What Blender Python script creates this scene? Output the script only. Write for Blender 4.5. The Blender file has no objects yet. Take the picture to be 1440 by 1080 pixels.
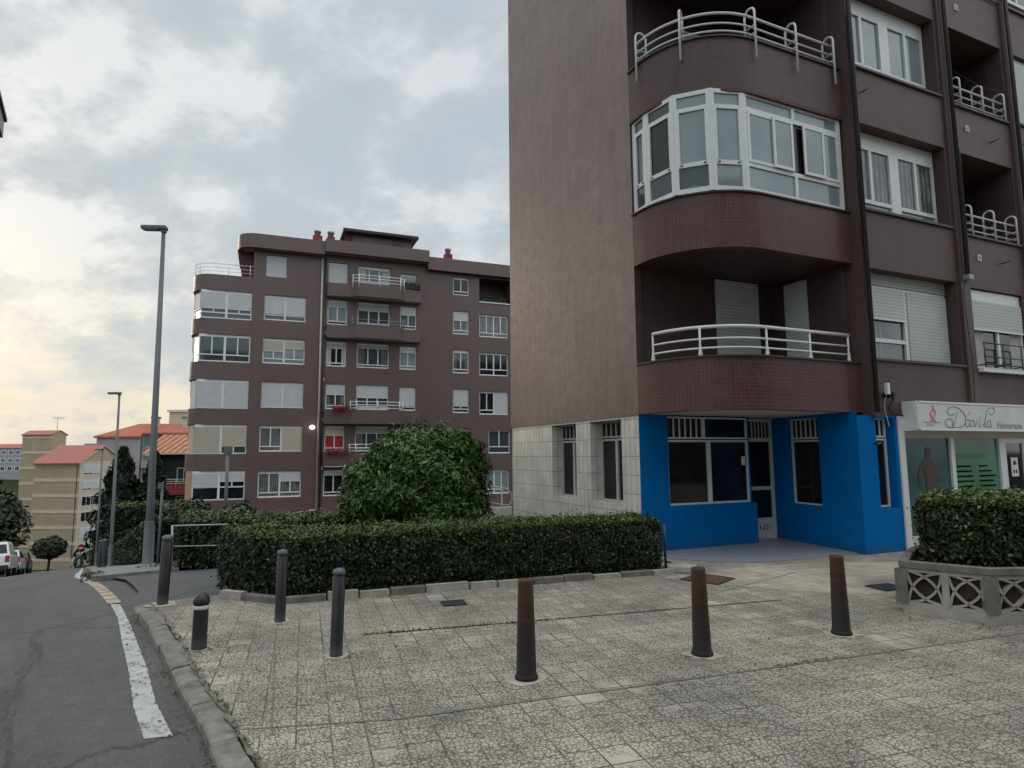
import bpy, bmesh, math, random
import numpy as np
from mathutils import Vector, Matrix
random.seed(7); rng = np.random.default_rng(11)
PI = math.pi; R = math.radians
sc = bpy.context.scene
C = sc.collection

# ------------------------------------------------------------------ materials
MATS = {}
class NT:
    """tiny node helper"""
    def __init__(s, m):
        m.use_nodes = True; s.t = m.node_tree; s.n = s.t.nodes; s.l = s.t.links
    def add(s, typ, ins=None, **kw):
        n = s.n.new(typ)
        for k, v in kw.items(): setattr(n, k, v)
        for k, v in (ins or {}).items():
            if isinstance(v, tuple) and len(v) == 2 and hasattr(v[0], 'outputs'): s.l.new(v[0].outputs[v[1]], n.inputs[k])
            elif hasattr(v, 'outputs'): s.l.new(v.outputs[0], n.inputs[k])
            else: n.inputs[k].default_value = v
        return n
    def math(s, op, a, b=0.0, clamp=False):
        n = s.n.new('ShaderNodeMath'); n.operation = op; n.use_clamp = clamp
        for i, v in enumerate((a, b)):
            if isinstance(v, tuple): s.l.new(v[0].outputs[v[1]], n.inputs[i])
            elif hasattr(v, 'outputs'): s.l.new(v.outputs[0], n.inputs[i])
            else: n.inputs[i].default_value = v
        return n
    def ramp(s, fac, stops, interp='LINEAR'):
        n = s.n.new('ShaderNodeValToRGB'); r = n.color_ramp; r.interpolation = interp
        while len(r.elements) < len(stops): r.elements.new(.5)
        for e, (p, c) in zip(r.elements, stops):
            e.position = p; e.color = (*c, 1) if len(c) == 3 else c
        s.l.new(fac[0].outputs[fac[1]] if isinstance(fac, tuple) else fac.outputs[0], n.inputs[0])
        return n
    def mix(s, fac, a, b, mode='MIX'):
        n = s.n.new('ShaderNodeMix'); n.data_type = 'RGBA'; n.blend_type = mode
        for i, v in ((0, fac), (6, a), (7, b)):
            if isinstance(v, tuple) and len(v) == 2: s.l.new(v[0].outputs[v[1]], n.inputs[i])
            elif hasattr(v, 'outputs'):
                o = v.outputs[2] if v.bl_idname == 'ShaderNodeMix' else v.outputs[0]
                s.l.new(o, n.inputs[i])
            else: n.inputs[i].default_value = v if i == 0 else (*v, 1)
        return n
def col(n): return n.outputs[2] if n.bl_idname == 'ShaderNodeMix' else n.outputs[0]
def newmat(name, rough=.6, spec=.4, metal=0.):
    m = bpy.data.materials.new(name); t = NT(m); b = t.n['Principled BSDF']
    b.inputs['Roughness'].default_value = rough; b.inputs['Specular IOR Level'].default_value = spec
    b.inputs['Metallic'].default_value = metal
    MATS[name] = m
    return m, t, b
def bump(t, b, h, dist=.01, strength=.6):
    n = t.add('ShaderNodeBump', {'Strength': strength, 'Distance': dist}); t.l.new(h.outputs[0] if not isinstance(h, tuple) else h[0].outputs[h[1]], n.inputs['Height'])
    t.l.new(n.outputs[0], b.inputs['Normal'])
def plain(name, c, rough=.6, spec=.4, metal=0., var=.15, scale=4., bmp=0.):
    """base colour broken up by noise in object space"""
    m, t, b = newmat(name, rough, spec, metal)
    tc = t.add('ShaderNodeTexCoord')
    nz = t.add('ShaderNodeTexNoise', {'Vector': (tc, 3), 'Scale': scale, 'Detail': 6., 'Roughness': .65})
    d = tuple(x * (1 - var) for x in c); l = tuple(min(1, x * (1 + var)) for x in c)
    r = t.ramp((nz, 0), [(.3, d), (.7, l)])
    t.l.new(r.outputs[0], b.inputs['Base Color'])
    if bmp:
        n2 = t.add('ShaderNodeTexNoise', {'Vector': (tc, 3), 'Scale': scale * 12, 'Detail': 4.})
        bump(t, b, n2, bmp)
    return m

def mosaic(name, ca, cb, streak=.0, rough=.34, grout=(.10, .075, .07), spec=.5):
    """small glazed mosaic tiles, sheets about 5 cm, weather streaked"""
    m, t, b = newmat(name, rough, spec)
    uv = t.add('ShaderNodeTexCoord')
    n1 = t.add('ShaderNodeTexNoise', {'Vector': (uv, 2), 'Scale': .55, 'Detail': 7., 'Roughness': .6})
    n2 = t.add('ShaderNodeTexNoise', {'Vector': (uv, 2), 'Scale': 4.5, 'Detail': 5., 'Roughness': .7})
    mp = t.add('ShaderNodeMapping', {'Vector': (uv, 2), 'Scale': (2.2, .3, 1)})
    n3 = t.add('ShaderNodeTexNoise', {'Vector': mp, 'Scale': 2., 'Detail': 6., 'Roughness': .7})
    f = t.math('ADD', t.math('MULTIPLY', (n1, 0), .6), t.math('MULTIPLY', (n3, 0), .4))
    base = t.ramp(f, [(.36, ca), (.64, cb)])
    br = t.add('ShaderNodeTexBrick', {'Vector': (uv, 2), 'Scale': 1., 'Mortar Size': .005, 'Brick Width': .06, 'Row Height': .06,
               'Color1': (.88, .88, .88, 1), 'Color2': (1.1, 1.1, 1.1, 1), 'Mortar': (1, 1, 1, 1), 'Bias': 0.}, offset=0.)
    c1 = t.mix(1., base, (br, 0), 'MULTIPLY')
    gm = t.math('MULTIPLY', (br, 1), t.ramp((n2, 0), [(.36, (.1, .1, .1)), (.62, (1, 1, 1))]), True)
    c2 = t.mix(gm, c1, grout)
    if streak:
        mp2 = t.add('ShaderNodeMapping', {'Vector': (uv, 2), 'Scale': (6., .8, 1)})
        n4 = t.add('ShaderNodeTexNoise', {'Vector': mp2, 'Scale': 1.6, 'Detail': 8., 'Roughness': .75})
        sk = t.ramp((n4, 0), [(.5, (0, 0, 0)), (.72, (1, 1, 1))])
        n5 = t.add('ShaderNodeTexNoise', {'Vector': (uv, 2), 'Scale': 9., 'Detail': 4., 'Roughness': .8})
        sk = t.math('MULTIPLY', sk, t.math('MULTIPLY', (n5, 0), streak))
        c2 = t.mix(sk, c2, (.28, .20, .165))
    t.l.new(col(c2), b.inputs['Base Color'])
    rr = t.math('ADD', t.math('MULTIPLY', (n2, 0), .25), rough - .1)
    t.l.new(rr.outputs[0], b.inputs['Roughness'])
    bump(t, b, t.math('ADD', t.math('MULTIPLY', (br, 1), -.7), t.math('MULTIPLY', (n2, 0), .5)), .004, .5)
    return m
mosaic('mosaic_front', (.080, .028, .028), (.100, .048, .046), grout=(.13, .08, .076), spec=.32)
mosaic('mosaic_upper', (.076, .042, .040), (.097, .060, .058), rough=.45, spec=.28)
mosaic('mosaic_side', (.112, .064, .058), (.215, .146, .130), streak=.85, rough=.44, spec=.7)
mosaic('mosaic_far', (.112, .066, .060), (.134, .084, .076), grout=(.1, .07, .07))
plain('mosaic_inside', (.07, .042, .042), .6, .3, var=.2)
plain('sill_dark', (.055, .045, .042), .5, .4)
plain('soffit', (.36, .33, .30), .8, .2, var=.12)
plain('white_metal', (.66, .67, .66), .35, .5, var=.06, scale=8)
plain('white_paint', (.60, .60, .57), .45, .4, var=.08, scale=3)
plain('dark_pipe', (.035, .028, .028), .45, .4)
plain('pale_pipe', (.42, .40, .38), .5, .4)
plain('grey_metal', (.30, .32, .33), .45, .5, metal=.3, var=.1, scale=6)
plain('lamp_grey', (.125, .135, .14), .5, .4, metal=.2, var=.12, scale=3)
plain('dark_metal', (.05, .052, .055), .45, .5, metal=.4)
plain('red_paint', (.22, .022, .028), .6, .4)
plain('concrete', (.33, .31, .275), .85, .2, var=.25, scale=5, bmp=.004)
plain('concrete_dark', (.16, .15, .135), .9, .2, var=.35, scale=6, bmp=.006)
plain('soil', (.05, .04, .028), .95, .1, var=.4, scale=8, bmp=.02)
plain('trunk', (.06, .045, .032), .9, .2, var=.4, scale=9, bmp=.01)
plain('peach', (.45, .27, .19), .8, .2)
plain('grey_render', (.33, .31, .33), .85, .2, var=.08, scale=.6)
plain('grey_dark', (.16, .165, .18), .8, .2, var=.1)
plain('cream', (.50, .45, .36), .85, .2, var=.08, scale=.8)
plain('beige', (.40, .315, .215), .85, .2, var=.1, scale=.5)  # paled and less saturated, distance haze put into the colour
plain('beige_band', (.58, .49, .38), .85, .2, var=.08)
plain('crimson', (.24, .035, .045), .7, .3)
plain('cap_grey', (.085, .095, .105), .45, .5, metal=.2, var=.25, scale=20)
plain('collar_cement', (.40, .36, .30), .9, .2, var=.2, scale=14, bmp=.004)
plain('maroon', (.085, .030, .032), .6, .35)
def chipped():
    m, t, b = newmat('black_paint', .42, .5); tc = t.add('ShaderNodeTexCoord')
    n = t.add('ShaderNodeTexNoise', {'Vector': (tc, 3), 'Scale': 16., 'Detail': 9., 'Roughness': .78}); n2 = t.add('ShaderNodeTexNoise', {'Vector': (tc, 3), 'Scale': 3., 'Detail': 5.}); sp = t.add('ShaderNodeSeparateXYZ', {0: (tc, 3)})
    base = t.ramp((n2, 0), [(.3, (.010, .011, .013)), (.7, (.024, .025, .028))]); ch = t.ramp((n, 0), [(.66, (0, 0, 0)), (.70, (1, 1, 1))])
    dst = t.ramp(t.math('ADD', (sp, 2), t.math('MULTIPLY', (n, 0), .12)), [(.07, (.8, .8, .8)), (.17, (0, 0, 0))])
    c = t.mix(t.math('MULTIPLY', ch, .8), base, (.09, .075, .065)); c = t.mix(dst, c, (.09, .082, .07)); t.l.new(col(c), b.inputs['Base Color'])
    rr = t.math('ADD', t.math('MULTIPLY', (n, 0), .4), .25); t.l.new(rr.outputs[0], b.inputs['Roughness']); bump(t, b, ch, .002, .6)
chipped()
plain('rubber', (.012, .012, .012), .8, .3)
plain('car_white', (.68, .69, .69), .18, .6, var=.02)
plain('car_dark', (.025, .03, .04), .2, .6, var=.05)
plain('tail_red', (.32, .015, .02), .25, .6)
plain('plastic_dark', (.02, .02, .022), .5, .4)
plain('paper', (.70, .70, .68), .7, .3, var=.05)
plain('terracotta_far', (.38, .125, .085), .8, .2, var=.25, scale=1.5)
plain('curtain', (.42, .42, .40), .8, .2, var=.12, scale=6)
plain('red_cloth', (.30, .04, .03), .8, .2)
plain('pink', (.62, .18, .22), .5, .3, var=.05)
plain('script_green', (.07, .26, .15), .5, .3, var=.15)
plain('script_grey', (.34, .35, .38), .6, .3)
plain('black_ink', (.02, .02, .022), .6, .3)
plain('flower_red', (.40, .03, .05), .7, .3, var=.4, scale=20)
plain('brown_figure', (.055, .025, .018), .5, .4, var=.5, scale=14)
plain('hill_green', (.014, .10, .035), .4, .5, var=.2)
plain('white_skirt', (.55, .53, .48), .7, .3, var=.1)

def pane(name, c, rough=.04, spec=.7, var=.25, scale=1.2):
    m, t, b = newmat(name, rough, spec)
    tc = t.add('ShaderNodeTexCoord')
    nz = t.add('ShaderNodeTexNoise', {'Vector': (tc, 3), 'Scale': scale, 'Detail': 3.})
    r = t.ramp((nz, 0), [(.3, tuple(x * (1 - var) for x in c)), (.7, tuple(x * (1 + var) for x in c))])
    t.l.new(r.outputs[0], b.inputs['Base Color'])
    if 'curtain' in name:
        w = t.add('ShaderNodeTexWave', {'Vector': (tc, 2), 'Scale': 2.6, 'Distortion': 2.5, 'Detail': 2.}, wave_type='BANDS', bands_direction='X')
        rr = t.ramp((w, 1), [(0., (.45, .45, .45)), (1., (1.15, 1.15, 1.15))]); cc = t.mix(1., r, rr, 'MULTIPLY'); t.l.new(col(cc), b.inputs['Base Color'])
    n2 = t.add('ShaderNodeTexNoise', {'Vector': (tc, 3), 'Scale': .8, 'Detail': 1.})
    bump(t, b, n2, .01, .12)
    return m
pane('glass_dark', (.012, .013, .014), .05, .42, .7, 1.6)
pane('glass_mid', (.045, .06, .064))
pane('glass_pale', (.20, .255, .26), .06, .8, .22, .9)  # reflected sky is painted into the pale pane colour
pane('glass_curtain', (.16, .17, .165), .08, .5, .35, 3.5)
pane('glass_green', (.05, .13, .10), .06, .7, .2)
pane('poster_teal', (.03, .085, .085), .2, .3, .3, 1.5)
pane('poster_green', (.06, .19, .115), .2, .3, .25, 1.2)

def clear_glass():
    m, t, b = newmat('glass_clear', .05, .8); b.inputs['Base Color'].default_value = (.16, .20, .21, 1)
    tr = t.add('ShaderNodeBsdfTransparent'); tr.inputs[0].default_value = (.8, .86, .86, 1); mx = t.add('ShaderNodeMixShader', {0: .5})
    t.l.new(tr.outputs[0], mx.inputs[1]); t.l.new(b.outputs[0], mx.inputs[2]); t.l.new(mx.outputs[0], t.n['Material Output'].inputs['Surface'])
clear_glass()
def slats(name, c, period=.062):
    m, t, b = newmat(name, .5, .4)
    tc = t.add('ShaderNodeTexCoord')
    w = t.add('ShaderNodeTexWave', {'Vector': (tc, 2), 'Scale': .31416/period, 'Distortion': 0.}, wave_type='BANDS', bands_direction='Y', wave_profile='SAW')
    nz = t.add('ShaderNodeTexNoise', {'Vector': (tc, 2), 'Scale': 2.5, 'Detail': 5.})
    base = t.ramp((nz, 0), [(.3, tuple(x * .9 for x in c)), (.7, c)])
    dk = t.ramp((w, 1), [(0., (.3, .3, .3)), (.22, (.95, .95, .95)), (1., (1.05, 1.05, 1.05))])
    c1 = t.mix(.8, base, dk, 'MULTIPLY')
    t.l.new(col(c1), b.inputs['Base Color']); bump(t, b, (w, 1), .01, .7)
slats('shutter', (.58, .60, .60)); slats('shutter_cream', (.52, .46, .38)); slats('shutter_dim', (.40, .41, .40))

def blue_wall():
    m, t, b = newmat('blue_paint', .8, .06)
    tc = t.add('ShaderNodeTexCoord')
    n = t.add('ShaderNodeTexNoise', {'Vector': (tc, 2), 'Scale': 1.4, 'Detail': 8., 'Roughness': .7})
    r = t.ramp((n, 0), [(.3, (.0004, .115, .335)), (.7, (.001, .145, .43))])
    sp = t.add('ShaderNodeSeparateXYZ', {0: (tc, 2)}); n3 = t.add('ShaderNodeTexNoise', {'Vector': (tc, 2), 'Scale': 7., 'Detail': 8., 'Roughness': .75})
    low = t.ramp(t.math('ADD', (sp, 1), t.math('MULTIPLY', (n3, 0), .35)), [(.20, (.6, .6, .6)), (.36, (0, 0, 0))])
    sc_ = t.ramp((n3, 0), [(.66, (0, 0, 0)), (.76, (.35, .35, .35))])
    cc = t.mix(t.math('MAXIMUM', low, sc_), r, (.03, .085, .16))
    t.l.new(col(cc), b.inputs['Base Color'])
    n2 = t.add('ShaderNodeTexNoise', {'Vector': (tc, 2), 'Scale': 40., 'Detail': 4.})
    bump(t, b, n2, .004, .35)
blue_wall()

def white_tiles():
    m, t, b = newmat('white_tiles', .22, .55)
    tc = t.add('ShaderNodeTexCoord')
    br = t.add('ShaderNodeTexBrick', {'Vector': (tc, 2), 'Scale': 1., 'Mortar Size': .006, 'Brick Width': .16, 'Row Height': .32,
        'Color1': (.66, .64, .59, 1), 'Color2': (.74, .72, .67, 1), 'Mortar': (.34, .32, .29, 1)}, offset=0.)
    n = t.add('ShaderNodeTexNoise', {'Vector': (tc, 2), 'Scale': 1.7, 'Detail': 8., 'Roughness': .7})
    st = t.ramp((n, 0), [(.35, (.72, .70, .66)), (.62, (1, 1, 1))])
    c = t.mix(1., (br, 0), st, 'MULTIPLY')
    t.l.new(col(c), b.inputs['Base Color'])
    n2 = t.add('ShaderNodeTexNoise', {'Vector': (tc, 2), 'Scale': 2.2, 'Detail': 2.})
    bump(t, b, t.math('ADD', t.math('MULTIPLY', (br, 1), -1.), (n2, 0)), .004, .6)
white_tiles()

def porch_tiles():
    m, t, b = newmat('porch_tiles', .35, .5)
    tc = t.add('ShaderNodeTexCoord')
    br = t.add('ShaderNodeTexBrick', {'Vector': (tc, 2), 'Scale': 1., 'Mortar Size': .006, 'Brick Width': .33, 'Row Height': .33,
        'Color1': (.19, .20, .23, 1), 'Color2': (.23, .24, .27, 1), 'Mortar': (.12, .12, .13, 1)}, offset=0.)
    n = t.add('ShaderNodeTexNoise', {'Vector': (tc, 2), 'Scale': 3., 'Detail': 7.})
    c = t.mix((n, 0), (br, 0), (.28, .28, .29)); t.l.new(col(c), b.inputs['Base Color'])
porch_tiles()

def paving():
    """0.4 m cement tiles pressed with a crazy-paving relief, worn and patched"""
    m, t, b = newmat('crazy_tiles', .8, .25)
    tc = t.add('ShaderNodeTexCoord')
    mp = t.add('ShaderNodeMapping', {'Vector': (tc, 3), 'Rotation': (0, 0, -R(18.3))})
    # slightly warped coordinates
    wn = t.add('ShaderNodeTexNoise', {'Vector': mp, 'Scale': 3., 'Detail': 2.})
    t5 = t.add('ShaderNodeVectorMath', {0: mp, 1: (5., 5., 0)}, operation='MULTIPLY')
    f5 = t.add('ShaderNodeVectorMath', {0: t5}, operation='FLOOR'); r5 = t.add('ShaderNodeVectorMath', {0: t5}, operation='FRACTION')
    w5 = t.add('ShaderNodeTexWhiteNoise', {'Vector': f5}, noise_dimensions='2D')
    o5 = t.math('MULTIPLY', t.math('FLOOR', t.math('MULTIPLY', (w5, 0), 4.)), 3.7)
    oc = t.add('ShaderNodeCombineXYZ', {0: o5, 1: o5, 2: 0.})
    tv5 = t.add('ShaderNodeVectorMath', {0: r5, 1: oc}, operation='ADD')
    v1 = t.add('ShaderNodeTexVoronoi', {'Vector': tv5, 'Scale': 6.6, 'Randomness': .75}, feature='DISTANCE_TO_EDGE')
    v2 = t.add('ShaderNodeTexVoronoi', {'Vector': tv5, 'Scale': 6.6, 'Randomness': .75}, feature='F1')
    br = t.add('ShaderNodeTexBrick', {'Vector': mp, 'Scale': 1., 'Mortar Size': .006, 'Mortar Smooth': .3, 'Brick Width': .2, 'Row Height': .2,
        'Color1': (0, 0, 0, 1), 'Color2': (1, 1, 1, 1), 'Mortar': (.5, .5, .5, 1)}, offset=0.)
    # per tile random via floor
    sx = t.add('ShaderNodeVectorMath', {0: mp, 1: (5., 5., 0)}, operation='MULTIPLY')
    fl = t.add('ShaderNodeVectorMath', {0: sx}, operation='FLOOR')
    wh = t.add('ShaderNodeTexWhiteNoise', {'Vector': fl}, noise_dimensions='2D')
    big = t.add('ShaderNodeTexNoise', {'Vector': mp, 'Scale': .75, 'Detail': 7., 'Roughness': .66})
    med = t.add('ShaderNodeTexNoise', {'Vector': mp, 'Scale': 2.3, 'Detail': 8., 'Roughness': .7})
    fine = t.add('ShaderNodeTexNoise', {'Vector': mp, 'Scale': 60., 'Detail': 5., 'Roughness': .7})
    # crack mask : deep where not worn / not patched
    pv = t.add('ShaderNodeVectorMath', {0: (tc, 3), 1: (5.3, 8.55, 0)}, operation='SUBTRACT')
    pr = t.add('ShaderNodeMapping', {'Vector': pv, 'Rotation': (0, 0, -R(17)), 'Scale': (1/3.6, 1/1.55, 1)})
    ln = t.add('ShaderNodeVectorMath', {0: pr}, operation='LENGTH')
    ap = t.ramp(t.math('ADD', (ln, 1), t.math('MULTIPLY', (med, 0), .5)), [(.98, (1, 1, 1)), (1.0, (0, 0, 0))])
    ap.color_ramp.elements[0].position = .92; ap.color_ramp.elements[1].position = 1.
    crack = t.ramp((v1, 0), [(.03, (1, 1, 1)), (.10, (0, 0, 0))])
    worn = t.math('ADD', t.math('ADD', t.math('MULTIPLY', (wh, 0), .07), t.math('MULTIPLY', (big, 0), 1.0)), t.math('ADD', t.math('MULTIPLY', (med, 0), .55), t.math('MULTIPLY', ap, .5)))
    keep = t.ramp(worn, [(.88, (1, 1, 1)), (1.06, (.0, .0, .0))])
    cm = t.math('MULTIPLY', crack, keep)
    stone = t.ramp((v2, 1), [(0., (.43, .39, .325)), (1., (.51, .465, .39))])
    tint = t.mix(t.math('MULTIPLY', keep, .9), (.46, .41, .335), stone)
    dirt = t.ramp((med, 0), [(.3, (.60, .57, .53)), (.58, (1, 1, 1))])
    c1 = t.mix(1., tint, dirt, 'MULTIPLY')
    tv = t.math('ADD', t.math('MULTIPLY', (wh, 0), .16), .90)
    tvc = t.add('ShaderNodeCombineColor', {0: tv, 1: tv, 2: tv})
    c1 = t.mix(1., c1, tvc, 'MULTIPLY')
    c2 = t.mix(t.math('MULTIPLY', cm, .78), c1, (.07, .066, .059))
    jm = t.math('MULTIPLY', (br, 1), t.math('MULTIPLY', t.ramp((big, 0), [(.40, (.3, .3, .3)), (.58, (1., 1., 1.))]), t.ramp((med, 0), [(.38, (.1, .1, .1)), (.58, (.95, .95, .95))])))
    c3 = t.mix(jm, c2, (.05, .047, .042))
    # rust and moss stains
    stn = t.add('ShaderNodeTexNoise', {'Vector': mp, 'Scale': 1.1, 'Detail': 7., 'Roughness': .72})
    st = t.ramp((stn, 0), [(.63, (0, 0, 0)), (.75, (.5, .5, .5))])
    c4 = t.mix(st, c3, (.17, .11, .06))
    fm = t.ramp((fine, 0), [(.25, (.8, .8, .8)), (.7, (1.08, 1.08, 1.08))])
    c5 = t.mix(1., c4, fm, 'MULTIPLY')
    lo_ = t.add('ShaderNodeTexNoise', {'Vector': mp, 'Scale': .9, 'Detail': 5., 'Roughness': .55}); lr = t.ramp((lo_, 0), [(.34, (.68, .69, .72)), (.5, (.92, .92, .92)), (.66, (1.08, 1.05, .99))])
    c5 = t.mix(1., c5, lr, 'MULTIPLY')
    t.l.new(col(c5), b.inputs['Base Color'])
    h = t.math('ADD', t.math('MULTIPLY', t.math('ADD', cm, jm), -1.), t.math('MULTIPLY', (fine, 0), .25))
    bump(t, b, h, .008, .7)
paving()

def asphalt(name, ca, cb):
    m, t, b = newmat(name, .75, .35)
    tc = t.add('ShaderNodeTexCoord')
    mp = t.add('ShaderNodeMapping', {'Vector': (tc, 3), 'Rotation': (0, 0, -R(33.8))})
    mp2 = t.add('ShaderNodeMapping', {'Vector': mp, 'Scale': (1., .18, 1)})
    big = t.add('ShaderNodeTexNoise', {'Vector': mp2, 'Scale': .9, 'Detail': 7., 'Roughness': .65})
    med = t.add('ShaderNodeTexNoise', {'Vector': mp, 'Scale': 5., 'Detail': 8., 'Roughness': .75})
    fine = t.add('ShaderNodeTexNoise', {'Vector': mp, 'Scale': 90., 'Detail': 3., 'Roughness': .6})
    gv = t.add('ShaderNodeTexVoronoi', {'Vector': mp, 'Scale': 120.}, feature='F1')
    f = t.math('ADD', t.math('MULTIPLY', (big, 0), .55), t.math('MULTIPLY', (med, 0), .45))
    base = t.ramp(f, [(.34, ca), (.64, cb)])
    g = t.ramp((fine, 0), [(.3, (.6, .6, .6)), (.72, (1.35, 1.35, 1.35))])
    c = t.mix(1., base, g, 'MULTIPLY')
    ag = t.ramp((gv, 1), [(.86, (0, 0, 0)), (.9, (.5, .5, .5))])
    c = t.mix(ag, c, (.20, .195, .18))
    # tar cracks
    cw = t.add('ShaderNodeTexVoronoi', {'Vector': t.add('ShaderNodeVectorMath', {0: mp, 1: (big, 1)}, operation='ADD'), 'Scale': .35}, feature='DISTANCE_TO_EDGE')
    cr = t.ramp((cw, 0), [(.004, (.6, .6, .6)), (.010, (0, 0, 0))])
    cr = t.math('MULTIPLY', cr, t.ramp((med, 0), [(.36, (0, 0, 0)), (.5, (1, 1, 1))]))
    c = t.mix(cr, c, (.022, .022, .022))
    t.l.new(col(c), b.inputs['Base Color'])
    bump(t, b, t.math('ADD', (fine, 0), t.math('MULTIPLY', (gv, 0), .6)), .006, .7)
asphalt('asphalt', (.055, .054, .053), (.118, .116, .112)); asphalt('asphalt_drive', (.075, .075, .077), (.11, .11, .112))

def worn_paint():
    m, t, b = newmat('road_paint', .6, .35)
    tc = t.add('ShaderNodeTexCoord')
    n = t.add('ShaderNodeTexNoise', {'Vector': (tc, 3), 'Scale': 9., 'Detail': 9., 'Roughness': .78})
    n2 = t.add('ShaderNodeTexNoise', {'Vector': (tc, 3), 'Scale': 80., 'Detail': 3.})
    f = t.math('ADD', t.math('MULTIPLY', (n, 0), .7), t.math('MULTIPLY', (n2, 0), .3))
    r = t.ramp(f, [(.40, (.10, .098, .095)), (.47, (.38, .38, .365)), (.7, (.54, .54, .52))])
    t.l.new(r.outputs[0], b.inputs['Base Color']); bump(t, b, n2, .003, .5)
worn_paint()
plain('kerb_tan', (.40, .31, .22), .85, .25, var=.3, scale=9, bmp=.004)
plain('kerb_stone', (.185, .172, .152), .85, .25, var=.42, scale=7, bmp=.006)
plain('sidewalk', (.20, .20, .195), .85, .25, var=.18, scale=3, bmp=.004)

def rusty():
    m, t, b = newmat('rust_bollard', .6, .4, .15)
    tc = t.add('ShaderNodeTexCoord'); sp = t.add('ShaderNodeSeparateXYZ', {0: (tc, 3)})
    n = t.add('ShaderNodeTexNoise', {'Vector': (tc, 3), 'Scale': 8., 'Detail': 8., 'Roughness': .7})
    n2 = t.add('ShaderNodeTexNoise', {'Vector': (tc, 3), 'Scale': 50., 'Detail': 4.})
    # rust eats down from the top where the paint has gone
    f = t.math('ADD', t.math('ADD', (sp, 2), t.math('MULTIPLY', (n, 0), .62)), t.math('MULTIPLY', (n2, 0), .12))
    f = t.math('ADD', f, t.math('MULTIPLY', t.math('SUBTRACT', (n, 0), .5), .8))
    r = t.ramp(f, [(.55, (.014, .011, .010)), (.82, (.030, .014, .010)), (1.0, (.062, .027, .017))])
    t.l.new(r.outputs[0], b.inputs['Base Color']); bump(t, b, n2, .004, .4)
rusty()

def leafmat(name, ca, cb, rough=.42, trans=.0):
    m, t, b = newmat(name, rough, .45)
    g = t.add('ShaderNodeNewGeometry')
    tc = t.add('ShaderNodeTexCoord')
    n = t.add('ShaderNodeTexNoise', {'Vector': (tc, 3), 'Scale': 3.2, 'Detail': 4.})
    f = t.math('ADD', t.math('MULTIPLY', (g, 'Random Per Island'), .55), t.math('MULTIPLY', (n, 0), .5))
    r = t.ramp(f, [(.1, ca), (.8, cb)])
    t.l.new(r.outputs[0], b.inputs['Base Color'])
leafmat('leaf_hedge', (.004, .008, .003), (.020, .034, .009), .55); leafmat('leaf_young_lit', (.04, .075, .010), (.10, .135, .022))  # second one is the lighter leaf for new growth and lit hedge tops
leafmat('leaf_bush', (.009, .030, .005), (.052, .112, .014), .45); leafmat('leaf_bush_young', (.07, .14, .018), (.16, .25, .05), .42)
leafmat('leaf_dark', (.006, .012, .007), (.022, .036, .014)); leafmat('leaf_mid', (.02, .045, .012), (.06, .10, .02))
leafmat('leaf_shrub', (.010, .020, .010), (.034, .048, .022)); leafmat('leaf_dry', (.06, .032, .015), (.16, .10, .045), .8)
leafmat('petal', (.55, .55, .5), (.75, .72, .7), .7)
plain('leaf_core', (.008, .014, .006), 1., .0, var=.5, scale=12)

def roof_tiles(name, ca, cb, period=.28, lo=.25):
    m, t, b = newmat(name, .8, .25)
    tc = t.add('ShaderNodeTexCoord')
    w = t.add('ShaderNodeTexWave', {'Vector': (tc, 2), 'Scale': .31416/period, 'Distortion': .4}, wave_type='BANDS', bands_direction='X')
    n = t.add('ShaderNodeTexNoise', {'Vector': (tc, 2), 'Scale': 2.5, 'Detail': 6.})
    base = t.ramp((n, 0), [(.3, ca), (.7, cb)])
    dk = t.ramp((w, 1), [(.15, (lo, lo, lo)), (.6, (1.08, 1.08, 1.08))])
    c = t.mix(.8, base, dk, 'MULTIPLY'); t.l.new(col(c), b.inputs['Base Color']); bump(t, b, (w, 1), .05, .8)
roof_tiles('roof_orange', (.36, .14, .08), (.55, .27, .16), .6, .35); roof_tiles('roof_red', (.33, .125, .10), (.42, .17, .13), .8, .78)  # far roof tones paled for haze as well

def terrain_mat():
    m, t, b = newmat('ground_grass', .95, .1)
    tc = t.add('ShaderNodeTexCoord')
    n = t.add('ShaderNodeTexNoise', {'Vector': (tc, 3), 'Scale': .6, 'Detail': 9., 'Roughness': .7})
    r = t.ramp((n, 0), [(.3, (.012, .018, .008)), (.55, (.026, .034, .013)), (.75, (.05, .045, .03))])
    t.l.new(r.outputs[0], b.inputs['Base Color']); bump(t, b, (n, 0), .05)
terrain_mat()
def lit():
    m = bpy.data.materials.new('lamp_glow'); t = NT(m); b = t.n['Principled BSDF']
    b.inputs['Emission Color'].default_value = (1, .93, .9, 1); b.inputs['Emission Strength'].default_value = 4.
    MATS['lamp_glow'] = m
lit()

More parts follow.
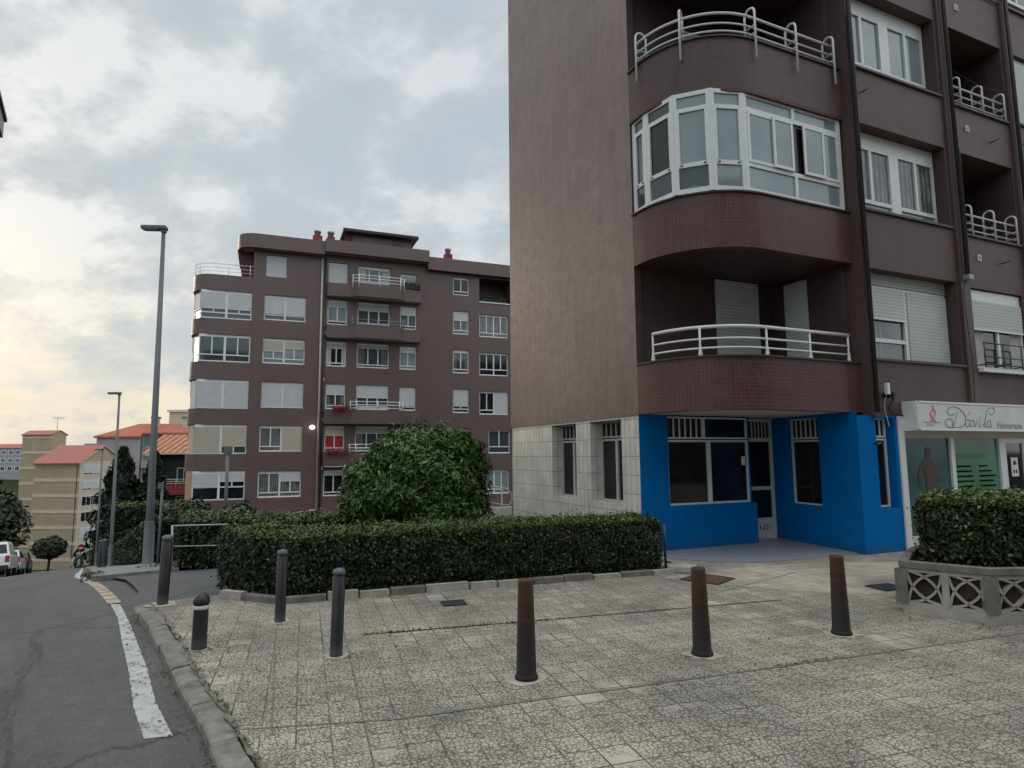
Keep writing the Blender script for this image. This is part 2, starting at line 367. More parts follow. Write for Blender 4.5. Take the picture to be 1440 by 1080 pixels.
# ------------------------------------------------------------------ mesh helpers
class MB:
    def __init__(s, xf=None):
        s.v = []; s.f = []; s.m = []; s.ms = []; s.xf = xf; s.smooth = []
    def mi(s, m):
        if m not in s.ms: s.ms.append(m)
        return s.ms.index(m)
    def addv(s, p):
        s.v.append(tuple(s.xf(*p)) if s.xf else tuple(p)); return len(s.v) - 1
    def face(s, pts, m, sm=False):
        s.f.append([s.addv(p) for p in pts]); s.m.append(s.mi(m)); s.smooth.append(sm); return s
    def facei(s, idx, m, sm=False):
        s.f.append(list(idx)); s.m.append(s.mi(m)); s.smooth.append(sm)
    def box(s, x0, x1, y0, y1, z0, z1, m, skip=''):
        i = [s.addv(p) for p in ((x0,y0,z0),(x1,y0,z0),(x1,y1,z0),(x0,y1,z0),(x0,y0,z1),(x1,y0,z1),(x1,y1,z1),(x0,y1,z1))]
        for k, q in (('b',(3,2,1,0)),('t',(4,5,6,7)),('f',(0,1,5,4)),('r',(1,2,6,5)),('k',(2,3,7,6)),('l',(3,0,4,7))):
            if k not in skip: s.facei([i[j] for j in q], m)
        return s
    def prism(s, poly, z0, z1, m, mtop=None, caps=True):
        a = [s.addv((x, y, z0)) for x, y in poly]; b = [s.addv((x, y, z1)) for x, y in poly]; n = len(poly)
        for i in range(n): s.facei((a[i], a[(i+1) % n], b[(i+1) % n], b[i]), m)
        if caps: s.facei(a[::-1], m); s.facei(b, mtop or m)
        return s
    def strip(s, path, off, z0, z1, m, mtop=None, sm=True):
        """wall of thickness off (to the left/inside) along an open plan path"""
        inn = offset(path, off)
        n = len(path)
        A = [s.addv((*p, z0)) for p in path]; B = [s.addv((*p, z1)) for p in path]
        c = [s.addv((*p, z0)) for p in inn]; d = [s.addv((*p, z1)) for p in inn]
        mt = mtop or m
        for i in range(n - 1):
            s.facei((A[i], A[i+1], B[i+1], B[i]), m, sm); s.facei((c[i+1], c[i], d[i], d[i+1]), m, sm)
            s.face([(*q, z1) for q in (path[i], path[i+1], inn[i+1], inn[i])], mt); s.face([(*q, z0) for q in (inn[i], inn[i+1], path[i+1], path[i])], mt)
        for k in (0, -1): s.face(((*path[k], z0), (*path[k], z1), (*inn[k], z1), (*inn[k], z0)), m)
        return s
    def tube(s, path, r, m, n=8, r2=None, caps=True):
        path = [Vector(p) for p in path]; rings = []
        prev = None
        for i, p in enumerate(path):
            d = (path[min(i+1, len(path)-1)] - path[max(i-1, 0)]).normalized()
            if prev is None:
                up = Vector((0, 0, 1)) if abs(d.z) < .9 else Vector((1, 0, 0)); e = d.cross(up).normalized()
            else: e = (prev - d * prev.dot(d)).normalized()
            prev = e; g = d.cross(e)
            rr = r if r2 is None else r + (r2 - r) * i / (len(path) - 1)
            rings.append([s.addv(p + e * rr * math.cos(2*PI*k/n) + g * rr * math.sin(2*PI*k/n)) for k in range(n)])
        for a, b in zip(rings, rings[1:]):
            for k in range(n): s.facei((a[k], a[(k+1) % n], b[(k+1) % n], b[k]), m, True)
        if caps: s.facei(rings[0][::-1], m); s.facei(rings[-1], m)
        return s
    def lathe(s, prof, m, n=24, c=(0, 0), mats=None):
        rings = [[s.addv((c[0] + r*math.cos(2*PI*k/n), c[1] + r*math.sin(2*PI*k/n), z)) for k in range(n)] for r, z in prof]
        for j, (a, b) in enumerate(zip(rings, rings[1:])):
            for k in range(n): s.facei((a[k], a[(k+1) % n], b[(k+1) % n], b[k]), mats[j] if mats else m, True)
        s.facei(rings[0][::-1], m); s.facei(rings[-1], mats[-1] if mats else m)
        return s
    def wall(s, x0, x1, z0, z1, y, holes, depth, m, mrev=None):
        xs = sorted({x0, x1, *[h[0] for h in holes], *[h[1] for h in holes]}); zs = sorted({z0, z1, *[h[2] for h in holes], *[h[3] for h in holes]})
        xs = [x for x in xs if x0 <= x <= x1]; zs = [z for z in zs if z0 <= z <= z1]
        for a, b in zip(xs, xs[1:]):
            for c, d in zip(zs, zs[1:]):
                cx, cz = (a+b)/2, (c+d)/2
                if any(h[0] < cx < h[1] and h[2] < cz < h[3] for h in holes): continue
                s.face(((a,y,c),(b,y,c),(b,y,d),(a,y,d)), m)
        mr = mrev or m
        for a, b, c, d in [h[:4] for h in holes]:
            e = y + depth
            s.face(((a,y,c),(a,y,d),(a,e,d),(a,e,c)), mr); s.face(((b,y,c),(b,e,c),(b,e,d),(b,y,d)), mr)
            s.face(((a,y,c),(a,e,c),(b,e,c),(b,y,c)), mr); s.face(((a,y,d),(b,y,d),(b,e,d),(a,e,d)), mr)
        return s
    def build(s, name, parent=None, bevel=0):
        me = bpy.data.meshes.new(name)
        me.from_pydata(s.v, [], s.f); me.update()
        for m in s.ms: me.materials.append(MATS[m])
        me.polygons.foreach_set('material_index', s.m); me.polygons.foreach_set('use_smooth', s.smooth)
        uv = me.uv_layers.new(name='UVMap').data
        for p in me.polygons:
            n = p.normal
            if abs(n.z) > .7:
                for li in p.loop_indices:
                    co = me.vertices[me.loops[li].vertex_index].co; uv[li].uv = (co.x, co.y)
            else:
                t = Vector((-n.y, n.x, 0)).normalized()
                for li in p.loop_indices:
                    co = me.vertices[me.loops[li].vertex_index].co; uv[li].uv = (co.dot(t), co.z)
        o = bpy.data.objects.new(name, me); C.objects.link(o)
        if parent: o.parent = parent
        if bevel:
            bm = bmesh.new(); bm.from_mesh(me)
            bmesh.ops.remove_doubles(bm, verts=bm.verts, dist=1e-5)
            bmesh.ops.bevel(bm, geom=[e for e in bm.edges if len(e.link_faces) == 2 and e.calc_face_angle(0) > .5], offset=bevel, segments=2, affect='EDGES', profile=.5)
            bm.to_mesh(me); bm.free()
        return o
def offset(path, d):
    out = []
    for i, p in enumerate(path):
        a = Vector(path[max(i-1, 0)]); b = Vector(path[min(i+1, len(path)-1)]); t = (b - a).normalized()
        out.append((p[0] - t.y * d, p[1] + t.x * d))
    return out
def smooth_path(pts, k=6):
    P = [Vector(p) for p in pts]; P = [2*P[0]-P[1]] + P + [2*P[-1]-P[-2]]; out = []
    for i in range(1, len(P)-2):
        for j in range(k):
            t = j / k; a, b, c, d = P[i-1:i+3]
            out.append(.5*((2*b) + (c-a)*t + (2*a-5*b+4*c-d)*t*t + (3*b-a-3*c+d)*t**3))
    out.append(P[-2]); return out
def thing(name, label, cat, loc=(0,0,0), rz=0, group=None):
    o = bpy.data.objects.new(name, None); o.empty_display_size = .3; C.objects.link(o)
    o.location = loc; o.rotation_euler = (0, 0, rz); return tag(o, label, cat, group)
def tag(o, label, cat, group=None):
    o['label'] = label; o['category'] = cat
    if group: o['group'] = group
    return o
def kind(o, k): o['kind'] = k; return o
def copy_tree(o, parent=None):
    c = o.copy(); C.objects.link(c)
    if parent: c.parent = parent
    for ch in list(o.children): copy_tree(ch, c)
    return c

def leaves(name, P, N, size, mat_idx, mats, parent=None, aspect=.5, jit=.8, up=.3):
    """one small rhombus leaf for every point"""
    n = len(P); P = np.asarray(P); N = np.asarray(N)
    nn = N + rng.normal(0, jit, (n, 3)); nn[:, 2] += up; nn /= np.linalg.norm(nn, axis=1)[:, None]
    a = rng.normal(0, 1, (n, 3)); a -= (a*nn).sum(1)[:, None]*nn; a /= np.linalg.norm(a, axis=1)[:, None]
    b = np.cross(nn, a); s = size * rng.uniform(.5, 1.45, n)[:, None]
    fold = nn * s * .18
    v = np.empty((n, 4, 3)); v[:, 0] = P - a*s; v[:, 1] = P + b*s*aspect + fold; v[:, 2] = P + a*s; v[:, 3] = P - b*s*aspect + fold
    return quads(name, v, mat_idx, mats, parent)
def quads(name, v, mat_idx, mats, parent=None):
    n = len(v); me = bpy.data.meshes.new(name)
    me.vertices.add(4*n); me.vertices.foreach_set('co', v.reshape(-1).astype(np.float32))
    me.loops.add(4*n); me.loops.foreach_set('vertex_index', np.arange(4*n, dtype=np.int32))
    me.polygons.add(n); me.polygons.foreach_set('loop_start', np.arange(0, 4*n, 4, dtype=np.int32))
    for m in mats: me.materials.append(MATS[m])
    me.polygons.foreach_set('material_index', np.asarray(mat_idx, dtype=np.int32)); me.update(calc_edges=True); me.validate()
    o = bpy.data.objects.new(name, me); C.objects.link(o)
    if parent: o.parent = parent
    return o
def wob(p, f, ph=0.):
    p = np.asarray(p)
    return (np.sin(p[:,0]*f+1.3+ph)*np.sin(p[:,1]*f*1.13+.4+ph*2)+np.sin(p[:,2]*f*1.27+2.1+ph)*np.sin(p[:,0]*f*.83+p[:,1]*f*.6+ph)+.6*np.sin(p[:,0]*f*2.3+ph)*np.sin(p[:,1]*f*2.1+p[:,2]*f*2.5))/2
def inpoly(x, y, poly):
    c = np.zeros(len(x), bool); n = len(poly); j = n-1
    for i in range(n):
        xi, yi = poly[i]; xj, yj = poly[j]
        c ^= ((yi > y) != (yj > y)) & (x < (xj-xi)*(y-yi)/(yj-yi+1e-12)+xi); j = i
    return c

# ------------------------------------------------------------------ ground levels
W = np.array([-.556, .831]); NV = np.array([.831, .556])          # along the street (downhill), to its right
_t = np.linspace(-60, 700, 3041)
_z = np.interp(_t, [-60,0,8,10,12.7,18.1,25,35.8,54,133,200,320,700], [1.5,0,0,-.06,-.30,-.95,-1.95,-3.47,-5.97,-17,-21,-14,-6])
_k = np.exp(-.5*(np.arange(-12,13)/5.)**2); _k /= _k.sum()
_zs = np.convolve(np.pad(_z, 12, mode='edge'), _k, mode='valid')
def zr(t): return np.interp(t, _t, _zs)
def tn(x, y): return x*W[0]+y*W[1], x*NV[0]+y*NV[1]
def xy(t, n): return W[0]*t+NV[0]*n, W[1]*t+NV[1]*n
def ss(x): x = np.clip(x, 0, 1); return x*x*(3-2*x)
def zg(x, y):
    t, n = tn(x, y)
    g = np.interp(y, [0,9,16,30,42,60,133], [0,0,-.5,-1.9,-2.5,-4.7,-17]); k = ss((n-2.6)/3.5)
    return zr(t)*(1-k)+g*k
def sheet(name, poly, zf, step, m, thick=0.):
    bm = bmesh.new(); vs = [bm.verts.new((x, y, 0)) for x, y in poly]; bm.faces.new(vs)
    xs = [p[0] for p in poly]; ys = [p[1] for p in poly]
    for ax, lo, hi in ((0, min(xs), max(xs)), (1, min(ys), max(ys))):
        for c in np.arange(math.ceil(lo/step)*step, hi, step):
            co = (c, 0, 0) if ax == 0 else (0, c, 0); no = (1, 0, 0) if ax == 0 else (0, 1, 0)
            bmesh.ops.bisect_plane(bm, geom=bm.verts[:]+bm.edges[:]+bm.faces[:], plane_co=co, plane_no=no)
    for v in bm.verts: v.co.z = float(zf(v.co.x, v.co.y))
    if thick:
        r = bmesh.ops.extrude_face_region(bm, geom=bm.faces[:])
        for v in [g for g in r['geom'] if isinstance(g, bmesh.types.BMVert)]: v.co.z -= thick
    bmesh.ops.recalc_face_normals(bm, faces=bm.faces[:])
    me = bpy.data.meshes.new(name); bm.to_mesh(me); bm.free(); me.materials.append(MATS[m])
    uv = me.uv_layers.new(name='UVMap').data
    for l in me.loops: uv[l.index].uv = me.vertices[l.vertex_index].co.xy
    o = bpy.data.objects.new(name, me); C.objects.link(o); return kind(o, 'structure')

# terrain: one sheet reaching past everything
def terrain():
    a = np.concatenate([np.linspace(-900,-140,20), np.linspace(-130,-46,22), np.linspace(-44,14,59), np.linspace(18,60,12), np.linspace(90,700,14)])
    b = np.concatenate([np.linspace(-300,-20,10), np.linspace(-10,62,73), np.linspace(66,150,22), np.linspace(170,1200,30)])
    X, Y = np.meshgrid(a, b); t, n = tn(X, Y)
    Zv = zg(X, Y) - .22
    far = np.clip((Y-150)/500, 0, 1); Zv += far*18*ss((Y-170)/200)+np.where(n < -30, ss((-n-30)/120)*10, 0)
    nx, ny = len(a), len(b)
    v = np.stack([X, Y, Zv], -1).reshape(-1, 3)
    f = [(j*nx+i, j*nx+i+1, (j+1)*nx+i+1, (j+1)*nx+i) for j in range(ny-1) for i in range(nx-1)]
    me = bpy.data.meshes.new('terrain'); me.from_pydata(v.tolist(), [], f); me.materials.append(MATS['ground_grass'])
    o = bpy.data.objects.new('terrain', me); C.objects.link(o); kind(o, 'structure')
terrain()

def ribbon(name, t0, t1, n0, n1, dz, m, step=1.2, k=6, nf=None):
    b = MB(); ts = np.arange(t0, t1+step, step); ns = np.linspace(n0, n1, k)
    for p, q in zip(ts, ts[1:]):
        for a, c in zip(ns, ns[1:]):
            pts = []
            for tt, nn in ((p, a), (p, c), (q, c), (q, a)):
                x, y = xy(tt, nn); pts.append((x, y, float(zr(tt))+dz))
            b.face(pts[::-1], m, True)
    o = b.build(name)
    bm = bmesh.new(); bm.from_mesh(o.data); bmesh.ops.remove_doubles(bm, verts=bm.verts, dist=1e-4); bm.to_mesh(o.data); bm.free()
    return kind(o, 'structure')
ribbon('road', -30, 112, -5.6, .75, -.08, 'asphalt')
ribbon('pavement', -30, 112, -8.2, -5.6, .02, 'sidewalk', k=3)            # far pavement
ribbon('kerb', -30, 112, -5.62, -5.45, .0, 'kerb_stone', k=2)

# kerb of the plaza: separate worn stones laid end to end
KL = [(3.2,-2.9), (-1.6,3.6), (-2.03,4.22), (-2.39,4.68), (-3.05,5.63), (-3.66,6.47), (-4.26,7.23)]
def along(path, d):
    for a, b in zip(path, path[1:]):
        L = math.dist(a, b)
        if d <= L: return Vector(a).lerp(Vector(b), d/L), (Vector(b)-Vector(a)).normalized()
        d -= L
    return Vector(path[-1]), (Vector(path[-1])-Vector(path[-2])).normalized()
kb = MB(); d = 0; LEN = sum(math.dist(a, b) for a, b in zip(KL, KL[1:]))
while d < LEN-.2:
    L = random.choice([.62, .78, .9, .7]); e = min(d+L, LEN)
    jz = random.uniform(-.010, .006); jn = random.uniform(-.010, .010)
    m_ = 'kerb_stone'
    prof = [(.0,-.16), (.004,-.022), (.02,-.006), (.15,.0), (.155,-.16)]
    ra = []
    for q in np.linspace(d+.006, e-.006, 4):
        p, t_ = along(KL, q); nr = Vector((t_.y, -t_.x))
        ra.append([(*(p+nr*(u_+jn+random.uniform(-.003,.003))), z_+jz+(random.uniform(-.002,.002) if z_ > -.1 else 0)) for u_, z_ in prof])
    idx = [[kb.addv(p) for p in r] for r in ra]
    for r1, r2 in zip(idx, idx[1:]):
        for i in range(4): kb.facei((r1[i], r1[i+1], r2[i+1], r2[i]), m_)
    kb.facei(idx[0], m_); kb.facei(idx[-1][::-1], m_)
    d = e
kind(kb.build('kerb'), 'structure')
KR = [tuple(Vector(p)+Vector((.81,.585))*.165) for p in KL]
plaza_poly = KR + [(-3.75,7.65), (-3.35,7.85), (-3.0,8.6), (3.2,10.5), (3.2,24), (24,34), (24,-2.9)]
sheet('plaza', plaza_poly, lambda x, y: 0., 2., 'crazy_tiles', .15)
# dirt filled crack between kerb and tiles
cb = MB(); prevp = None
for i in range(90):
    p, t_ = along(KR, 4.5+i*.1); w_ = random.uniform(.006, .03); o_ = random.uniform(-.012, .02); nr = Vector((t_.y, -t_.x))
    cur = ((*(p+nr*(o_-w_)), .005), (*(p+nr*(o_+w_)), .005))
    if prevp: cb.face((prevp[0], prevp[1], cur[1], cur[0]), 'concrete_dark')
    prevp = cur
kind(cb.build('crack'), 'structure')
# expansion joints across the tiles
def joint(a, b, w, k=40, m='concrete_dark'):
    j = MB(); a = Vector(a); b = Vector(b); t_ = (b-a).normalized(); nr = Vector((-t_.y, t_.x)); pv = None
    for i in range(k+1):
        p = a.lerp(b, i/k); h = w*random.uniform(.5, 1.2); o_ = random.uniform(-.3, .3)*w
        cur = ((*(p+nr*(o_-h)), .0045), (*(p+nr*(o_+h)), .0045))
        if pv: j.face((pv[0], pv[1], cur[1], cur[0]), m)
        pv = cur
    kind(j.build('joint'), 'structure')
joint((-.75,4.14), (9.5,7.5), .011); joint((-1.4,6.01), (3.0,7.25), .012, 30, 'soil'); joint((-1.75,4.0), (-.75,4.14), .006)
joint((-2.0,5.45), (-1.45,3.95), .006); joint((2.35,7.6), (3.9,8.9), .006)
# white edge line and the flush tan stones that carry it on past the driveway
lb = MB()
def zroad(x, y): t, n = tn(x, y); return float(zr(t))-.08
LL = [(-2.29,4.08), (-2.68,4.62), (-3.15,5.34), (-3.68,6.11), (-4.32,7.07), (-4.94,7.91)]
LR = [(-2.13,4.12), (-2.53,4.64), (-3.01,5.36), (-3.55,6.13), (-4.13,6.95), (-4.78,7.85)]
Ll = [p for a, b in zip(LL, LL[1:]) for p in [tuple(Vector(a).lerp(Vector(b), k/24)) for k in range(24)]] + [LL[-1]]
Lr = [p for a, b in zip(LR, LR[1:]) for p in [tuple(Vector(a).lerp(Vector(b), k/24)) for k in range(24)]] + [LR[-1]]
jl = [random.uniform(-.004,.004) for _ in Ll]
for i in range(len(Ll)-1):
    lb.face([(Ll[i][0]+jl[i], Ll[i][1], zroad(*Ll[i])+.004), (Lr[i][0]-jl[i], Lr[i][1], zroad(*Lr[i])+.004), (Lr[i+1][0]-jl[i+1], Lr[i+1][1], zroad(*Lr[i+1])+.004), (Ll[i+1][0]+jl[i+1], Ll[i+1][1], zroad(*Ll[i+1])+.004)], 'road_paint')
kind(lb.build('road_marking'), 'structure')
tb = MB()
for k in range(8):
    t0 = 9.32+k*.40
    pts = []
    for tt, nn in ((t0, -.07), (t0, .07), (t0+.33, .07), (t0+.33, -.07)):
        x, y = xy(tt, nn+.34-.066*(tt-9.3)); pts.append((x, y, zroad(x, y)))
    top = [(x, y, z+.012) for x, y, z in pts]; m_ = 'kerb_tan' if k % 3 else 'concrete'
    tb.face(top, m_)
    for i in range(4): tb.face((pts[i], pts[(i+1) % 4], top[(i+1) % 4], top[i]), m_)
kind(tb.build('kerb'), 'structure')
rb = MB()
for k in range(60):
    t0 = 12.6+k*1.; pts = []
    for tt, nn in ((t0, -.07), (t0, .05), (t0+1., .05), (t0+1., -.07)):
        x, y = xy(tt, nn+max(-.08, .34-.066*(tt-9.3))); pts.append((x, y, zroad(x, y)+.004))
    rb.face(pts, 'road_paint')
for k in range(20):                                             # parking bay line across the street
    t0 = 24+k*1.5; pts = []
    for tt, nn in ((t0, -3.0), (t0, -2.85), (t0+1.5, -2.85), (t0+1.5, -3.0)):
        x, y = xy(tt, nn); pts.append((x, y, zroad(x, y)+.004))
    rb.face(pts, 'road_paint')
kind(rb.build('road_marking'), 'structure')
# driveway, second pavement, garden
sheet('driveway', [(-4.25,7.2), (-3.7,7.6), (-3.3,7.9), (-2.9,8.7), (-2.9,11.4), (-6.3,11.4), (-6.9,11.0), (-6.12,10.15), (-5.0,8.6), (-4.6,7.75)], lambda x, y: zr(tn(x, y)[0])-.035-.06*ss((-x-3.3)/1.5)*ss((9-y)/1.5), .6, 'asphalt_drive')
sw = MB()
ts = np.arange(12.75, 112, 1.)
for p, q in zip(ts, ts[1:]):
    ns = [.12, .28, .6, 1.0, 1.4]; ms_ = ['kerb_stone', 'sidewalk', 'sidewalk', 'sidewalk']
    for a, c, m_ in zip(ns, ns[1:], ms_):
        sw.face([(*xy(p, a), zr(p)+.015), (*xy(p, c), zr(p)+.015), (*xy(q, c), zr(q)+.015), (*xy(q, a), zr(q)+.015)], m_)
    sw.face([(*xy(p, .12), zr(p)-.16), (*xy(p, .12), zr(p)+.015), (*xy(q, .12), zr(q)+.015), (*xy(q, .12), zr(q)-.16)], 'kerb_stone')
p = ts[0]; sw.face([(*xy(p, .12), zr(p)-.16), (*xy(p, 1.4), zr(p)-.16), (*xy(p, 1.4), zr(p)+.015), (*xy(p, .12), zr(p)+.015)], 'kerb_stone')
kind(sw.build('pavement'), 'structure')
sheet('garden', [(-3.2,9.0), (2.0,10.35), (-.02,15.8), (6.,21.), (9.,40.), (-3,44), (-20,37.5), (-18,33), (-9.2,16), (-6.2,11.5), (-3.2,11.5)], lambda x, y: zg(x, y)+.012, 2., 'soil')

# ------------------------------------------------------------------ window builder (facade faces -y in its own frame)
def window(P, a0, a1, z0, z1, y, halves=((0., 2),), lower=0., pane='glass_mid', xf=None, name='window', fr=.055, sh='shutter', top=0., mid=.09, frame='white_metal', boxh=.0, curt=None, bars=0, sill=True, low_pane=None):
    b = MB(xf); d = .05
    b.box(a0, a0+fr, y, y+d, z0, z1, frame); b.box(a1-fr, a1, y, y+d, z0, z1, frame)
    b.box(a0+fr, a1-fr, y, y+d, z0, z0+fr, frame); b.box(a0+fr, a1-fr, y, y+d, z1-fr-boxh, z1, frame)
    n = len(halves); w = (a1-a0)/n; cuts = []
    zt = z1-fr-boxh; zb = z0+fr
    if lower: zb = z0+lower
    for i, (f, c) in enumerate(halves):
        x0 = a0+i*w + (mid/2 if i else fr); x1 = a0+(i+1)*w - (mid/2 if i < n-1 else fr)
        if i: b.box(a0+i*w-mid/2, a0+i*w+mid/2, y-.012, y+d, z0+fr, zt, frame)
        if lower: b.box(x0, x1, y-.004, y+d-.006, zb-.035, zb+.035, frame)
        if top: b.box(x0, x1, y-.004, y+d-.006, zt-top-.03, zt-top+.03, frame)
        for k in range(1, c):
            xc = x0+(x1-x0)*k/c; b.box(xc-.035, xc+.035, y-.006, y+d-.008, zb+.035 if lower else zb, zt-top-.03 if top else zt, frame)
        if bars:
            for k in range(1, bars): xc = x0+(x1-x0)*k/bars; b.box(xc-.011, xc+.011, y-.01, y+.012, zb, zt, frame)
    if sill: b.box(a0-.03, a1+.03, y-.07, y+.0, z0-.045, z0-.004, frame)
    o = b.build(name, P)
    g = MB(xf); e = y+d*.6
    if low_pane and lower:
        g.face(((a0+fr,e,z0+fr),(a1-fr,e,z0+fr),(a1-fr,e,zb),(a0+fr,e,zb)), low_pane); g.face(((a0+fr,e,zb),(a1-fr,e,zb),(a1-fr,e,zt),(a0+fr,e,zt)), pane)
    elif curt:
        hw = (a1-a0)*.24
        g.face(((a0+hw,e,z0+fr),(a1-hw,e,z0+fr),(a1-hw,e,zt),(a0+hw,e,zt)), pane)
        for x0, x1 in ((a0+fr, a0+hw), (a1-hw, a1-fr)): g.face(((x0,e,z0+fr),(x1,e,z0+fr),(x1,e,zt),(x0,e,zt)), curt)
    else: g.face(((a0+fr,e,z0+fr),(a1-fr,e,z0+fr),(a1-fr,e,zt),(a0+fr,e,zt)), pane)
    g.build('pane', o)
    for i, (f, c) in enumerate(halves):
        if f > .01:
            s = MB(xf); x0 = a0+i*w+(.02 if i == 0 else mid/2); x1 = a0+(i+1)*w-(.02 if i == n-1 else mid/2)
            zz = zt-(zt-z0-.03)*f
            s.box(x0, x1, y-.03, y-.014, zz, zt, sh); s.box(x0, x1, y-.038, y-.008, zz-.03, zz, frame)
            s.build('shutter', o)
    return o
TH = R(24.11)
KX, KY = 2.81, 9.17
def inframe(ox, oy, dx, dy):
    """local frame whose x axis runs along (dx,dy) and whose front looks along -y"""
    L = math.hypot(dx, dy); dx /= L; dy /= L
    return lambda x, y, z: (ox+x*dx-y*dy, oy+x*dy+y*dx, z)

# ================================================================== corner apartment building
B1 = thing('apartment_building', 'brown mosaic apartment block with rounded corner balconies above a bright blue shop', 'building', (KX, KY, 0), TH)
RAD = 1.4
def plan(k=18, end=3.42, start=1.62):
    p = [(0, start), (0, RAD+.05)]
    p += [(RAD-RAD*math.cos(a), RAD-RAD*math.sin(a)) for a in np.linspace(0, PI/2, k)]
    return p + [(RAD+.05, 0), (end, 0)]
PL = plan()
TOP = 19.0; ST = 2.66; FB = -.13; EX = 12.4; BK = 6.95
# side wall above, tiled base below
sxf = lambda x, y, z: (y, BK-x, z)                               # x runs from the far corner to the near one
b = MB(sxf)
b.wall(0, BK-1.62, 2.30, TOP, 0, [], .2, 'mosaic_side')
b.face(((BK-1.62,0,2.3),(BK-1.62,.145,2.3),(BK-1.62,.145,TOP),(BK-1.62,0,TOP)), 'mosaic_inside')
b.face(((0,0,2.3),(BK-1.62,0,2.3),(BK-1.62,.3,2.3),(0,.3,2.3)), 'soffit')
b.build('side_wall', B1)
b = MB(sxf); H = [(BK-4.84, BK-3.80, .76, 2.26), (BK-3.25, BK-2.18, .76, 2.26)]
b.wall(0, BK-1.62, -.6, 2.30, .025, H, .26, 'white_tiles')
b.build('tiled_base', B1)
for h in H:
    o = window(B1, h[0], h[1], .76, 1.93, .27, ((0., 2),), pane='glass_dark', xf=sxf, frame='pale_pipe', fr=.04, mid=.05, sill=False)
    o = window(B1, h[0], h[1], 1.95, 2.26, .27, ((0., 1),), pane='glass_dark', xf=sxf, frame='pale_pipe', fr=.03, bars=6, sill=False, name='transom_window')
# front wall of the upper floors
holes = []; wins = []; logs = []
for k in range(6):
    z0 = 3.22+ST*k; z1 = 4.82+ST*k
    holes.append((3.62, 6.05, z0, z1))
    if k == 0 or k >= 5: holes.append((6.47, 8.18, z0-.04, z1-.06))
    elif k == 3: holes.append((6.47, 8.28, z0, z1))
    else: logs.append((6.49, 8.28, z0-.07, z1))
    holes.append((8.66, 11.1, z0, z1))
b = MB(); b.wall(3.42, EX, 2.25, TOP, FB, holes+logs, .30, 'mosaic_upper'); b.face(((3.42,FB,2.25),(3.42,FB,TOP),(3.42,.25,TOP),(3.42,.25,2.25)), 'mosaic_upper')
b.face(((3.42,FB,2.25),(EX,FB,2.25),(EX,.4,2.25),(3.42,.4,2.25)), 'soffit')
b.build('front_wall', B1)
b = MB()                                                         # pilasters and floor bands standing proud of the wall
for a0, a1 in ((6.12, 6.40), (8.34, 8.58), (11.2, 11.45)): b.box(a0, a1, FB-.05, FB+.01, 2.252, TOP, 'mosaic_upper')
b.box(3.425, 3.56, FB-.05, FB+.01, 2.252, TOP, 'mosaic_upper')
b.build('pilaster', B1)
for h in holes+logs: b = MB(); b.box(h[0]-.03, h[1]+.03, FB-.045, FB+.30, h[2]-.03, h[2]+.012, 'sill_dark'); b.build('window_sill', B1)
# rear, far end and roof of the mass
b = MB(); b.face(((0,BK,-.6),(0,BK,TOP),(EX,BK,TOP),(EX,BK,-.6)), 'mosaic_side'); b.face(((EX,FB,-.6),(EX,BK,-.6),(EX,BK,TOP),(EX,FB,TOP)), 'mosaic_side')
b.build('rear_wall', B1)
b = MB(); b.prism([p for p in offset(PL, -.12)]+[(EX+.1, FB-.12), (EX+.1, BK+.1), (-.12, BK+.1)], TOP, TOP+.35, 'mosaic_upper'); b.build('roof', B1)
# loggias
for a0, a1, z0, z1 in logs:
    b = MB(); y0 = FB+.30; y1 = 1.5; m = 'mosaic_inside'; zf = z0-.75
    b.face(((a0,y0,zf),(a0,y1,zf),(a0,y1,z1),(a0,y0,z1)), m); b.face(((a1,y0,zf),(a1,y1,zf),(a1,y1,z1),(a1,y0,z1)), m)
    b.face(((a0,y0,zf),(a1,y0,zf),(a1,y1,zf),(a0,y1,zf)), 'soffit'); b.face(((a0,y0,z1),(a1,y0,z1),(a1,y1,z1),(a0,y1,z1)), m); b.face(((a0,y1,zf),(a1,y1,zf),(a1,y1,z1),(a0,y1,z1)), m)
    b.face(((a0,y0,zf),(a1,y0,zf),(a1,y0,z0),(a0,y0,z0)), m)
    lg = b.build('loggia', B1)
    window(lg, a0+.35, a1-.5, zf+.03, z1-.35, y1-.08, ((0., 2),), pane='glass_dark', sill=False, name='balcony_door')
def hoop(bm_, x, y, nx, ny, zlow, ztop, zin, r=.017, dep=.20):
    """bent tube: foot outside the parapet, arch over, inner leg down to the sill"""
    p = [(x+nx*.05, y+ny*.05, zlow)]; rr = dep/2; cx = x+nx*(.05-rr); cy = y+ny*(.05-rr)
    for a in np.linspace(0, PI, 11): p.append((cx+nx*rr*math.cos(a), cy+ny*rr*math.cos(a), ztop-rr+rr*math.sin(a)))
    p.append((x+nx*(.05-dep), y+ny*(.05-dep), zin)); bm_.tube(p, r, 'white_metal', 8)
for a0, a1, z0, z1 in logs:
    b = MB()
    for a in (a0+.16, (a0+a1)/2, a1-.14): hoop(b, a, FB, 0, -1, z0-.02, z0+.62, z0+.02, .018)
    for z in (z0+.13, z0+.27, z0+.44): b.tube([(a0+.02, FB+.05, z), (a1-.02, FB+.05, z)], .019 if z > z0+.4 else .014, 'white_metal')
    for a in (a0+.16, (a0+a1)/2, a1-.14):
        for z in (z0+.13, z0+.27): b.box(a-.012, a+.012, FB-.04, FB+.14, z-.01, z+.01, 'white_metal')
    b.build('railing', B1)
